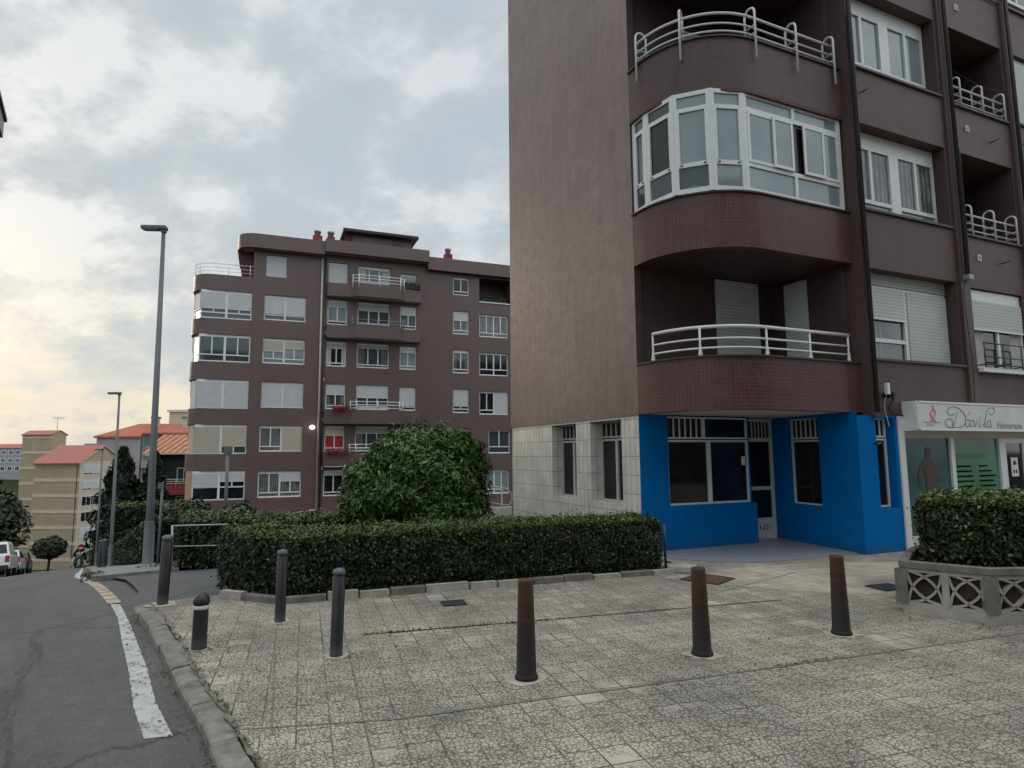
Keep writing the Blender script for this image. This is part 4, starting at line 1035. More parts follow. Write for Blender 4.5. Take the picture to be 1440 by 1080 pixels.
# roof band with rounded overhang, terrace rail
RP = [(2.32, 4.5), (2.32, .55)]+[(2.32+1.1-1.1*math.cos(a), .5-1.1*math.sin(a)) for a in np.linspace(0, PI/2, 7)]+[(7.42, -.60)]
b = MB(); b.strip(RP, .3, 14.28, 15.15, 'mosaic_far'); b.prism(offset(RP, .31)+[(7.4, 4.5)], 14.32, 14.5, 'soffit'); b.build('roof_band', B2)
b = MB(); b.box(7.425, 14.1, -.78, -.45, 14.45, 15.24, 'mosaic_far'); b.prism([(7.43, -.44), (14.08, -.44), (14.08, 3), (7.43, 3)], 14.505, 14.6, 'soffit'); b.build('roof_band', B2)
b = MB(); b.box(14.11, X2+.3, -.45, -.15, 14.06, 14.93, 'mosaic_far'); b.prism([(14.11, -.14), (X2, -.14), (X2, 3), (14.11, 3)], 14.51, 14.6, 'soffit'); b.build('roof_band', B2)
b = MB(); b.face(((2.62,.6,12.5),(3.27,.6,12.5),(3.27,.6,14.3),(2.40,.6,14.3)), 'maroon'); b.box(3.0, 3.27, .62, 3.8, 12.5, 14.3, 'mosaic_far'); b.build('terrace_wall', B2)
b = MB(); tp = [p for p in smooth_path([(*p, 0) for p in offset(EP, .05)], 1) if p.y < 4.5]
for z in (12.75, 12.98, 13.22): b.tube([(p.x, p.y, z) for p in tp], .022 if z > 13 else .014, 'white_metal', 6)
for x, y in ((-.03, 3.2), (-.03, 1.6), (.32, .35), (1.9, .03), (3.1, .03)): b.tube([(x, y, 12.35), (x, y-.04, 13.26)], .022, 'white_metal', 6)
b.build('railing', B2)
# windows
def w2(a0, a1, i, halves, dz0=0., dz1=1.58, **k):
    z = S2[i]; window(B2, a0+.01, a1-.01, z+dz0+.01, z+dz1-.01, .12, halves, fr=k.pop('fr', .07), boxh=k.pop('boxh', .0), **k)
cfg = [(((0., 2), (.32, 2)), 'glass_curtain', .28), (((0., 2), (1., 1)), 'glass_curtain', .30), (((1., 1), (1., 1)), 'glass_mid', 0), (((.45, 2), (.30, 2)), 'glass_pale', .30), (((.70, 2), (.72, 2)), 'glass_mid', .34)]
for i, (h, p, l) in enumerate(cfg): w2(3.95, 6.42, i, h, pane=p, lower=l, mid=.1, boxh=.1, sh='shutter' if i not in (1, 3) else 'shutter_cream')
w2(3.97, 5.22, 5, ((1., 1),), dz1=1.36)
acol = [(.12, 'glass_dark', None, 'shutter'), (.32, 'red_cloth', None, 'shutter_cream'), (.38, 'glass_mid', 'glass_curtain', 'shutter'), (.20, 'glass_dark', 'curtain', 'shutter_dim'), (.22, 'glass_pale', None, 'shutter_dim'), (1., 'glass_mid', None, 'shutter')]
bcol = [(.1, 'glass_dark', None, 'shutter_dim'), (.22, 'glass_mid', 'glass_curtain', 'shutter_dim'), (.48, 'glass_mid', None, 'shutter'), (.12, 'glass_mid', 'glass_curtain', 'shutter_dim'), (.28, 'glass_mid', None, 'shutter_dim'), (.05, 'glass_mid', 'glass_pale', 'shutter_dim')]
ccol = [(.2, 'glass_mid', None, 'shutter'), (.2, 'glass_mid', 'glass_curtain', 'shutter'), (.78, 'glass_mid', None, 'shutter'), (.2, 'glass_pale', None, 'shutter'), (.32, 'glass_curtain', None, 'shutter'), (.42, 'glass_dark', None, 'shutter_dim')]
for i in range(6):
    f, p, c, s = acol[i]; w2(7.70, 8.93, i, ((f, 2),), dz0=-.02, dz1=1.58 if i < 5 else 1.3, pane=p, curt=c, sh=s, lower=.22 if f < 1 else 0, boxh=.05, low_pane='glass_dark' if not c else None)
    f, p, c, s = bcol[i]; w2(9.57, 11.66, i, ((f, 3),), dz0=-.02, dz1=1.58 if i < 5 else 1.25, pane=p, curt=c, sh=s, lower=.2, boxh=.05)
    f, p, c, s = ccol[i]; w2(12.33, 13.45, i, ((f, 2),), dz0=-.03, dz1=1.52 if i < 5 else 1.0, pane=p, curt=c, sh=s, lower=.24, boxh=.05)
    f = [.2, .2, .70, .06, .36, 0.][i]; w2(15.96, 17.12, i, ((f, 2),), dz0=-.12, dz1=1.5 if i < 5 else 1.12, pane='glass_mid' if i < 5 else 'glass_dark', lower=.26, boxh=.04, curt='glass_curtain' if i in (3, 4) else None, low_pane=None)
    if i == 1: w2(18.5, 20.1, i, ((0., 2),), dz0=-.2, dz1=1.4, pane='glass_mid', lower=.45)
    elif i < 5: w2(17.85, 20.0, i, (((0., 2), (1., 1)) if i == 2 else ((0., 2), (0., 2))), dz0=-.2, dz1=1.4, pane=['glass_pale', '', 'glass_dark', 'glass_dark', 'glass_curtain'][i], lower=.42 if i == 3 else .3, boxh=.04)
    w2(22.0, 24.4, i, ((.3, 2), (.6, 2)), dz0=-.1, dz1=1.4 if i < 5 else 1.1, lower=.28)
# trapezoid balconies of the middle bay
BP = [(7.62, -.02), (7.64, -.45), (9.08, -.55), (9.45, -.95), (12.2, -.95), (12.5, -.55), (13.62, -.45), (13.66, -.02)]
for z0, z1 in ((11.70, 12.55), (9.03, 9.84), (3.62, 4.46), (.95, 1.80)):
    b = MB(); b.strip(BP, .12, z0, z1, 'mosaic_far', None, False); b.prism(offset(BP, .125), z0+.01, z0+.15, 'soffit'); b.build('balcony_parapet', B2)
for zz, big in ((12.55, 1), (9.84, 0), (4.46, 1), (1.80, 1)):
    b = MB(); q = [(9.12, -.12), (9.16, -.60), (9.50, -.90), (12.15, -.90), (12.44, -.58), (12.46, -.12)]
    for z in ((.14, .34, .54) if big else (.18, .38)): b.tube([(*p, zz+z) for p in q], .028 if big else .014, 'white_metal' if big else 'grey_metal', 6)
    for x, y in (q[1], q[2], (10.8, -.90), q[3], q[4]): b.tube([(x, y-.09, zz-.32 if zz > 12 else zz), (x, y-.09, zz+.58)], .03 if big else .016, 'white_metal' if big else 'grey_metal', 6)
    b.build('railing', B2)
b = MB(); b.tube([(7.32, -.08, -1.6), (7.32, -.08, 14.2)], .06, 'pale_pipe'); b.tube([(7.32, -.08, -1.6), (5.9, -.08, -1.78)], .05, 'pale_pipe'); b.build('drain_pipe', B2)
b = MB(); b.tube([(7.52, -.07, -1.7), (7.52, -.07, 14.2)], .05, 'dark_pipe'); b.build('drain_pipe', B2)
# penthouse with thin dark roof and chimneys
b = MB(); b.box(8.9, 13.2, .9, 5.5, 14.5, 16.32, 'mosaic_far'); b.box(8.75, 9.3, .88, .9, 15.6, 16.3, 'maroon'); b.box(10.0, 10.5, .87, .898, 15.7, 16.2, 'grey_dark'); b.box(11.9, 12.7, .87, .898, 15.7, 16.15, 'glass_dark')
ph = b.build('roof_hut', B2); b = MB(); b.prism([(8.6, .3), (13.6, .3), (13.6, 6), (8.6, 6)], 16.325, 16.5, 'plastic_dark'); b.build('roof', ph)
for a0, a1, z0, z1, y in ((6.70, 7.28, 15.1, 16.05, .05), (7.58, 8.06, 15.1, 16.1, .1), (15.40, 15.92, 14.8, 15.85, .05), (11.0, 11.6, 15.0, 15.75, .05)):
    b = MB(); zm = z0+(z1-z0)*.62; b.box(a0, a1, y, y+.5, 14.4, zm, 'red_paint'); ch = b.build('chimney', B2)
    if a0 == 11.0: continue
    b = MB(); b.lathe([(.18, zm), (.18, z1-.12), (.23, z1-.11), (.23, z1)], 'grey_metal', 12, ((a0+a1)/2, y+.25)); b.build('chimney_cap', ch)
# wall lamp, lit
b = MB(); b.tube([(6.95, -.003, 3.38), (6.95, -.2, 3.40)], .03, 'dark_metal', 6); lo_ = b.build('wall_lamp', B2)
b = MB(); b.lathe([(.02, 3.27), (.12, 3.31), (.17, 3.40), (.12, 3.49), (.02, 3.53)], 'lamp_glow', 12, (6.95, -.3)); b.build('lamp_globe', lo_)
for a, z in ((7.56, 9.4), (7.56, 6.4), (7.56, 3.9), (7.56, .9)): b = MB(); b.box(a-.08, a+.08, -.1, -.003, z-.09, z+.09, 'soffit'); b.build('vent', B2)
b = MB(); b.tube([(7.7, -.5, 1.0), (8.1, -.52, .98), (8.9, -.55, .98)], .02, 'white_metal', 6); b.tube([(8.9, -.55, .9), (8.9, -.55, 1.1)], .03, 'white_metal', 6); b.build('clothes_rail', B2)
def bpos(a, y, z): c, s = math.cos(T2), math.sin(T2); return (OX+a*c-y*s, OY+a*s+y*c, z)
# flower boxes
for k, (a0, a1, y, z) in enumerate(((8.1, 9.0, -.62, 4.47), (7.75, 9.0, -.62, 1.81))):
    fb = thing('flower_box', ['trailing red flowers by the white balcony rail of the brown block', 'red flowers under the red curtained window of the brown block'][k], 'flower box', bpos(a0, y, z), T2)
    b = MB(); b.box(0, a1-a0, 0, .16, .0, .16, 'plastic_dark'); b.build('planter_trough', fb)
    n = 500; P = np.stack([rng.uniform(0, a1-a0, n), rng.normal(-.03, .10, n), .14+rng.normal(-.04, .11, n)], 1)
    kind(leaves('flowers', P, np.tile([0, -1., .4], (n, 1)), .045, (rng.random(n) < .35).astype(int), ['flower_red', 'leaf_mid'], fb), 'stuff')
fb = thing('flower_box', 'dark leafy potted plants outside the top right window of the middle balcony', 'flower box', bpos(12.5, -.6, 12.56), T2)
b = MB(); b.box(0, 1.05, 0, .18, .0, .15, 'plastic_dark'); b.build('planter_trough', fb)
n = 500; P = np.stack([rng.uniform(0, 1.05, n), rng.normal(.05, .08, n), .16+np.abs(rng.normal(0, .16, n))], 1); leaves('plants', P, np.tile([0, -1., .4], (n, 1)), .05, np.zeros(n), ['leaf_mid'], fb)['kind'] = 'stuff'
fb = thing('flower_box', 'row of potted plants on the sill of the dark top floor loggia', 'flower box', bpos(18.0, .1, 12.27), T2)
b = MB(); b.box(0, 1.9, 0, .16, .0, .12, 'concrete_dark'); b.build('planter_trough', fb)
n = 600; P = np.stack([rng.uniform(0, 1.9, n), rng.normal(.05, .07, n), .12+np.abs(rng.normal(0, .18, n))], 1); leaves('plants', P, np.tile([0, -1., .4], (n, 1)), .05, np.zeros(n), ['leaf_shrub'], fb)['kind'] = 'stuff'

BX = thing('apartment_building', 'unseen brown apartment block added behind the photographer to shade the lower facades', 'building', wpos(34, -25, 0), TH+PI)  # added out of view to darken the lower facades and shop glass
b = MB(); hb_ = [(2+k*4.2, 4.6+k*4.2, 3.2+2.66*j, 4.7+2.66*j) for k in range(11) for j in range(5)]
b.wall(0, 50, 0, 17, 0, hb_, .2, 'mosaic_upper'); b.face(((0,0,0),(0,10,0),(0,10,17),(0,0,17)), 'mosaic_upper'); b.face(((50,0,0),(50,10,0),(50,10,17),(50,0,17)), 'mosaic_upper'); b.face(((0,10,0),(50,10,0),(50,10,17),(0,10,17)), 'mosaic_upper'); b.face(((0,0,17),(50,0,17),(50,10,17),(0,10,17)), 'concrete_dark'); b.build('wall', BX)
for h in hb_: window(BX, h[0]+.02, h[1]-.02, h[2]+.02, h[3]-.02, .12, ((.3, 2), (0., 2)), pane='glass_mid')

# ================================================================== buildings further down the street
def simple_windows(P, xf, rects, pane='glass_mid', fr='white_paint'):
    for x0, x1, z0, z1 in rects: window(P, x0, x1, z0, z1, -.02, ((0., 2),), pane=pane, xf=xf, fr=.09, sill=False, frame=fr)
# beige block: blank banded side towards us, windowed gable towards the street
G0 = zr(130)-1
B3 = thing('apartment_building', 'beige block with pale bands and a red tiled roof at the street bottom', 'building', (-75.4, 110.0, 0))
dxa = (.995, -.10)                                                # along the blank side, left to right
xa = inframe(-8.6*dxa[0], -8.6*dxa[1], *dxa); xb = inframe(0, 0, .10, .995)
EA, RG = 1.0, 3.9
b = MB(xa); b.wall(0, 8.6, G0, EA, 0, [], .1, 'beige')
b.build('side_wall', B3)
b = MB(xa)
for k in range(7): z = EA-.45-2.72*k; b.box(-.02, 8.62, -.07, -.004, z-.28, z+.28, 'beige_band')
b.box(8.08, 8.16, -.09, -.004, G0, EA, 'trunk'); b.build('band', B3)
b = MB(xb); b.wall(0, 10.4, G0, EA, 0, [], .1, 'cream'); b.face(((0,0,EA),(10.4,0,EA),(5.2,0,RG)), 'beige')
b.build('gable_wall', B3)
b = MB(xb); b.face(((10.4,0,G0),(10.4,8.6,G0),(10.4,8.6,EA),(10.4,0,EA)), 'beige'); b.face(((0,8.6,G0),(10.4,8.6,G0),(10.4,8.6,EA),(5.2,8.6,RG),(0,8.6,EA)), 'beige'); b.build('rear_wall', B3)
for s_ in (0, 1):
    b = MB(xb); e = -.5 if s_ == 0 else 10.9; ez = EA-.25
    pts = [(e,-.25,ez),(5.2,-.25,RG+.05),(5.2,8.9,RG+.05),(e,8.9,ez)]
    b.face(pts, 'roof_red'); b.face([(x, y, z-.18) for x, y, z in pts][::-1], 'terracotta_far')
    b.face([pts[0], pts[3], (pts[3][0], pts[3][1], pts[3][2]-.18), (pts[0][0], pts[0][1], pts[0][2]-.18)], 'terracotta_far'); b.face([pts[0], (pts[0][0], pts[0][1], ez-.18), (5.2,-.25,RG-.13), pts[1]], 'beige_band')
    b.build('roof', B3)
for k in range(6):
    z = EA-2.35-2.72*k
    window(B3, .7, 4.9, z, z+1.75, -.05, ((.8, 2), (.86, 2)) if k < 2 else ((0., 2), (0., 2)) if k < 4 else ((1., 1), (1., 1)), pane='glass_dark', xf=xb, fr=.12, sh='shutter', sill=False, frame='white_paint')
    for x in (6.2, 8.4): window(B3, x, x+1.1, z+.3, z+1.6, -.03, ((0., 2),), pane='glass_dark', xf=xb, fr=.12, sill=False, frame='white_paint')
    b = MB(xb); b.box(7.6, 10.3, -.9, -.01, z-1.0, z-.2, 'cream'); b.build('balcony', B3)
# taller slender tower joined behind it
B4 = thing('apartment_building', 'narrow beige tower rising just left of the lower beige block', 'building', (-87.2, 119.0, 0))
xa4 = inframe(-6.2*dxa[0], -6.2*dxa[1], *dxa); xb4 = inframe(0, 0, .10, .995)
b = MB(xa4); b.wall(0, 6.2, G0-1, 6.2, 0, [], .1, 'beige'); b.build('side_wall', B4)
b = MB(xa4)
for k in range(8): z = 5.6-2.9*k; b.box(-.02, 6.22, -.07, -.004, z-.25, z+.25, 'beige_band')
b.build('band', B4)
b = MB(xb4); b.wall(0, 3.2, G0-1, 6.2, 0, [], .1, 'beige'); b.face(((0,0,6.2),(3.2,0,6.2),(1.6,0,6.9)), 'beige'); b.face(((3.2,0,G0),(3.2,6.2,G0),(3.2,6.2,6.2),(3.2,0,6.2)), 'beige'); b.face(((0,6.2,G0),(3.2,6.2,G0),(3.2,6.2,6.2),(1.6,6.2,6.9),(0,6.2,6.2)), 'beige'); b.build('gable_wall', B4)
b = MB(xb4)
for e in (-.3, 3.5): b.face(((e,-.2,6.1),(1.6,-.2,6.95),(1.6,6.4,6.95),(e,6.4,6.1)), 'roof_red'); b.face(((e,-.2,5.95),(e,-.2,6.1),(e,6.4,6.1),(e,6.4,5.95)), 'terracotta_far')
b.build('roof', B4)
simple_windows(B4, xa4, [(2.2, 2.7, 3.4, 4.6)], 'glass_dark', 'beige_band'); simple_windows(B4, xb4, [(1.9, 2.5, 3.0, 4.4)], 'glass_dark', 'beige_band')
b = MB(xb4); b.tube([(2, 1.0, 6.5), (2, 1.0, 9.4)], .05, 'grey_metal', 5)
for z in (9.2, 9.5): b.tube([(.8, 1.0, z), (3.6, 1.0, z)], .04, 'grey_metal', 5)
b.build('antenna', B4)
# grey-lavender block with red hip roof
B5 = thing('apartment_building', 'pale grey block with blank lavender gable and flat red hipped roof beyond the conifer', 'building', (-86.1, 130, -.733)); B5.scale = (1.444,)*3
xg = inframe(0, 0, .995, .10); zb_ = zr(110)-2
b = MB(xg); b.wall(0, 6.0, zb_, 4.7, 0, [], .1, 'grey_render'); b.build('side_wall', B5)
b = MB(xg); b.wall(6.0, 9.0, zb_, 5.2, .6, [], .1, 'grey_dark'); b.face(((6,0,zb_),(6,.6,zb_),(6,.6,4.7),(6,0,4.7)), 'grey_dark'); b.box(6.05, 6.25, .45, .75, zb_, 5.2, 'grey_render'); b.box(7.45, 7.6, .45, .7, zb_, 5.2, 'grey_render')
b.wall(9.0, 13.5, zb_, 4.9, .2, [], .1, 'cream'); b.face(((0,9,zb_),(13.5,9,zb_),(13.5,9,4.9),(0,9,4.9)), 'grey_render'); b.face(((0,0,zb_),(0,9,zb_),(0,9,4.7),(0,0,4.7)), 'grey_render'); b.face(((13.5,.2,zb_),(13.5,9,zb_),(13.5,9,4.9),(13.5,.2,4.9)), 'grey_render'); b.build('front_wall', B5)
b = MB(xg); q = [(-.3,-.3,4.7),(6.1,-.3,4.7),(6.1,.3,5.2),(13.8,.3,5.2),(13.8,9.3,5.0),(-.3,9.3,4.7)]
r0, r1 = (3.6,4.5,6.7), (11.5,4.5,6.7)
for f in ((q[0],q[1],(6.1,4.5,6.7),r0), ((6.1,.3,5.2),(13.8,.3,5.2),r1,(6.1,4.5,6.7)), (q[3],q[4],r1), (q[4],q[5],r0,r1), (q[5],q[0],r0)): b.face(f, 'terracotta_far')
for i in range(6): b.face((q[i], q[(i+1) % 6], (*q[(i+1) % 6][:2], q[(i+1) % 6][2]-.25), (*q[i][:2], q[i][2]-.25)), 'terracotta_far')
b.build('roof', B5)
for k in range(4): simple_windows(B5, inframe(0, .58, .995, .10), [(6.4, 7.3, 1.9-3*k, 3.2-3*k), (7.7, 8.9, 1.7-3*k, 3.0-3*k)], 'glass_mid'); b = MB(xg); b.box(6.3, 8.95, -.25, .58, .15-3*k, 1.2-3*k, 'grey_render'); b.build('balcony', B5)
simple_windows(B5, inframe(0, .18, .995, .10), [(11.0, 12.0, 1.8, 3.2)], 'glass_dark')
for x in (6.2, 10.6): b = MB(xg); b.box(x, x+.9, 2.5, 3.3, 5.2, 7.4, 'cream'); b.box(x-.1, x+1.0, 2.4, 3.4, 7.4, 7.65, 'grey_dark'); b.build('chimney', B5)
B6 = thing('apartment_building', 'white flat topped tower rising behind the red hipped roof', 'building', (-76.8, 140, -.733)); B6.scale = (1.443,)*3
b = MB(); b.box(0, 4.6, 0, 5, -14, 8.6, 'cream'); b.build('wall', B6)
b = MB(); b.box(-.25, 4.85, -.25, 5.2, 8.6, 8.95, 'white_paint'); b.build('roof', B6)
B6b = thing('apartment_building', 'small pale tower with two windows just left of the red hipped roof', 'building', (-95.7, 141, -.733)); B6b.scale = (1.44,)*3
b = MB(); b.box(0, 2.4, 0, 3, -14, 3.6, 'cream'); b.build('wall', B6b); simple_windows(B6b, inframe(0, 0, 1, 0), [(.2, 1.0, .6, 2.6), (1.3, 2.1, .6, 2.6)]); b = MB(); b.box(-.15, 2.6, -.15, 3.1, 3.6, 3.85, 'grey_metal'); b.build('roof', B6b)
# red balconied house with clay tile roof
B7 = thing('house', 'dark red house with white railed balconies and an orange clay tiled roof', 'house', (-34.4, 60, 0))
x7 = inframe(0, 0, .99, .14); z7 = zr(68)-1.5
b = MB(x7); b.wall(0, 7.5, z7, 2.2, 1.3, [], .1, 'plastic_dark'); b.box(-.0, .25, 0, 8, z7, 2.2, 'crimson'); b.box(3.35, 3.6, 0, 1.3, z7, 2.2, 'cream'); b.box(0, 7.5, 7.9, 8, z7, 2.2, 'crimson'); b.build('wall', B7)
for k in range(3):
    zz = -.98-2.72*k
    b = MB(x7); b.box(.25, 3.35, 0, .14, zz-.95, zz, 'crimson'); b.box(.25, 3.35, .14, 1.3, zz-.95, zz-.8, 'crimson'); b.box(3.6, 7.5, 0, 1.3, zz-.95, zz, 'crimson'); b.build('balcony', B7)
    b = MB(x7)
    for z in (.12, .32, .52): b.tube([(.25, .05, zz+z), (3.35, .05, zz+z)], .03, 'white_metal', 5)
    for x in (.3, 1.3, 2.3, 3.3): b.tube([(x, .0, zz-.2), (x, .0, zz+.56)], .03, 'white_metal', 5)
    b.build('railing', B7); simple_windows(B7, inframe(0, 1.28, .99, .14), [(1.7, 3.0, zz+.2, zz+1.6)], 'glass_mid')
b = MB(x7); b.face(((-.6,-.6,2.05),(8,-.6,2.05),(8,4,3.9),(-.6,4,3.9)), 'roof_orange'); b.face(((-.6,8.6,2.05),(8,8.6,2.05),(8,4,3.9),(-.6,4,3.9)), 'roof_orange'); b.box(-.6, 8, -.66, -.6, 1.9, 2.06, 'cream'); b.build('roof', B7)
# far white terraces on the hill
B8 = thing('apartment_building', 'long pale block with window rows far off on the hill', 'building', (-262, 300, 0))
b = MB(); b.wall(0, 32, -14, 6.6, 0, [], .2, 'grey_render'); b.build('front_wall', B8); b = MB(); b.box(0, 32, .2, 14, -14, 6.55, 'grey_render'); b.build('wall', B8)
b = MB(); b.face(((-.6,-.6,6.6),(32.6,-.6,6.6),(32.6,7,8.6),(-.6,7,8.6)), 'terracotta_far'); b.build('roof', B8)
for k in range(3):
    for j in range(9): window(B8, .6+j*3.5, 3.1+j*3.5, 3.2-3.8*k, 5.6-3.8*k, -.1, ((0., 2),), pane='glass_mid', fr=.35, mid=.2, sill=False, frame='white_paint')
# tower on the left side of the street whose jutting top corner just enters the frame
B9 = thing('apartment_building', 'brown tower block with only its jutting top corner at the left edge', 'building', (-46.3, 52, 0), R(33.8))
b = MB(); b.box(-14, -4.2, 3.2, 12, -9, 36.2, 'mosaic_far'); b.build('wall', B9)
b = MB(); b.prism([(-10.5, -.2), (-.6, -.2), (0, .6), (0, 12.3), (-10.5, 12.3)], 35.0, 36.9, 'mosaic_far'); b.build('balcony_parapet', B9)
b = MB(); b.prism([(-10.8, -.4), (-.6, -.4), (.2, .5), (.2, 12.6), (-10.8, 12.6)], 36.9, 37.3, 'plastic_dark'); b.build('roof', B9)
for k in range(10): window(B9, -12.5, -10, -3+3.6*k, -1.4+3.6*k, 3.14, ((.4, 2), (.2, 2)), pane='glass_mid', sill=False); window(B9, -8.5, -6, -3+3.6*k, -1.4+3.6*k, 3.14, ((.1, 2), (.5, 2)), pane='glass_mid', sill=False)

# ================================================================== street furniture on the plaza
def bollard_slim(h=.71, r=.052):
    o = thing('bollard', '', 'bollard')
    b = MB(); b.lathe([(r*1.04, 0), (r, .02), (r, h-.075), (r*.8, h-.062), (r*.8, h-.055)], 'black_paint', 20); b.build('post', o)
    b = MB(); b.lathe([(r*.8, h-.0551), (r*1.02, h-.05), (r*1.05, h-.035), (r*.9, h-.012), (r*.5, h-.002), (.004, h)], 'cap_grey', 20); b.build('cap', o)
    return o
GRP = 'bollards along the plaza edge'
def place(o, x, y, z, label, lean=(0, 0), group=GRP): o.location = (x, y, z); o.rotation_euler = (lean[1], lean[0], random.uniform(-1, 1)*0); o['label'] = label; o['group'] = group; return o
s1 = bollard_slim(); s2 = copy_tree(s1); s3 = copy_tree(s1)
place(s1, -1.48, 5.42, 0, 'slim black bollard with grey cap, nearest of the three slim ones', (R(1.), 0))
place(s2, -2.35, 6.51, 0, 'slim black bollard with grey cap close against the hedge corner', (R(.6), 0))
place(s3, -3.97, 7.30, 0, 'slim black bollard at the driveway mouth beside the kerb end', (R(1.8), 0)); s3.scale = (1.12, 1.12, 1.08)
o = thing('bollard', 'short stout black bollard with a pointed head and white reflective ring beside the kerb', 'bollard', (-2.73, 5.64, 0), 0, GRP); o.rotation_euler = (0, R(.8), 0)
b = MB(); b.lathe([(.064, 0), (.062, .03), (.060, .335), (.060, .372), (.056, .374)], 'black_paint', 22); b.build('post', o)
b = MB(); b.lathe([(.0605, .335), (.0625, .336), (.0625, .366), (.0605, .367)], 'white_paint', 22); b.build('reflective_ring', o)
b = MB(); b.lathe([(.058, .3741), (.067, .378), (.069, .40), (.060, .435), (.038, .46), (.012, .474), (.003, .476)], 'black_paint', 22); b.build('head', o)
def bollard_rust(x, y, h, w, lean, label):
    o = thing('bollard', label, 'bollard', (x, y, 0), 0, GRP); o.rotation_euler = (lean[1], lean[0], random.uniform(0, .0))
    b = MB(); r = w/2
    b.lathe([(r*1.16, 0), (r*1.16, .02), (r*1.08, .032), (r*1.0, .04), (r*.76, h-.02), (r*.76, h-.006), (r*.70, h)], 'rust_bollard', 28)
    b.build('post', o)
bollard_rust(.09, 4.85, .715, .150, (0, 0), 'tapered rusty iron bollard, nearest and leftmost of the three brown ones')
bollard_rust(1.55, 5.37, .70, .152, (R(-.6), 0), 'tapered rusty iron bollard standing before the rusty square plate and the porch')
bollard_rust(2.99, 5.93, .70, .155, (R(-.6), R(.6)), 'rusty iron bollard standing in front of the blue shop pillar, nearest the planter')
for k, (x, y, r_) in enumerate(((.09, 4.85, .16), (1.55, 5.37, .14), (2.99, 5.93, .15), (-1.48, 5.42, .10), (-2.35, 6.51, .10), (-3.97, 7.30, .15), (-2.73, 5.64, .10))):   # cement collars
    b = MB(); b.face([(x+r_*random.uniform(.8, 1.35)*math.cos(a), y+r_*random.uniform(.7, 1.1)*math.sin(a), .0035) for a in np.linspace(0, 2*PI, 15)[:-1]], 'collar_cement'); kind(b.build('cement_patch'), 'structure')
# covers and plates let into the tiles
def cover(label, x, y, w, l, rz, m, cat='manhole cover'):
    o = thing('manhole_cover', label, cat, (x, y, .006), rz)
    b = MB(); b.box(-w/2, w/2, -l/2, l/2, 0, .006, m); b.build('plate', o)
    b = MB()
    for a in (-1, 1): b.box(a*w/2-(.012 if a > 0 else 0), a*w/2+(0 if a > 0 else .012), -l/2, l/2, .0062, .010, 'dark_metal'); b.box(-w/2+.012, w/2-.012, a*l/2-(.012 if a > 0 else 0), a*l/2+(0 if a > 0 else .012), .0062, .010, 'dark_metal')
    b.build('rim', o)
plain('rust_plate', (.10, .045, .03), .7, .4, var=.3, scale=9, bmp=.002)
cover('rusty square iron plate behind the middle brown bollard', 2.55, 8.45, .52, .52, R(48), 'rust_plate')
cover('small dark drain cover in the tiles in front of the hedge', -.67, 7.21, .26, .22, R(18), 'dark_metal', 'drain cover')
cover('dark drain cover in the cement left of the lattice planter', 4.55, 7.86, .38, .3, R(20), 'dark_metal', 'drain cover')

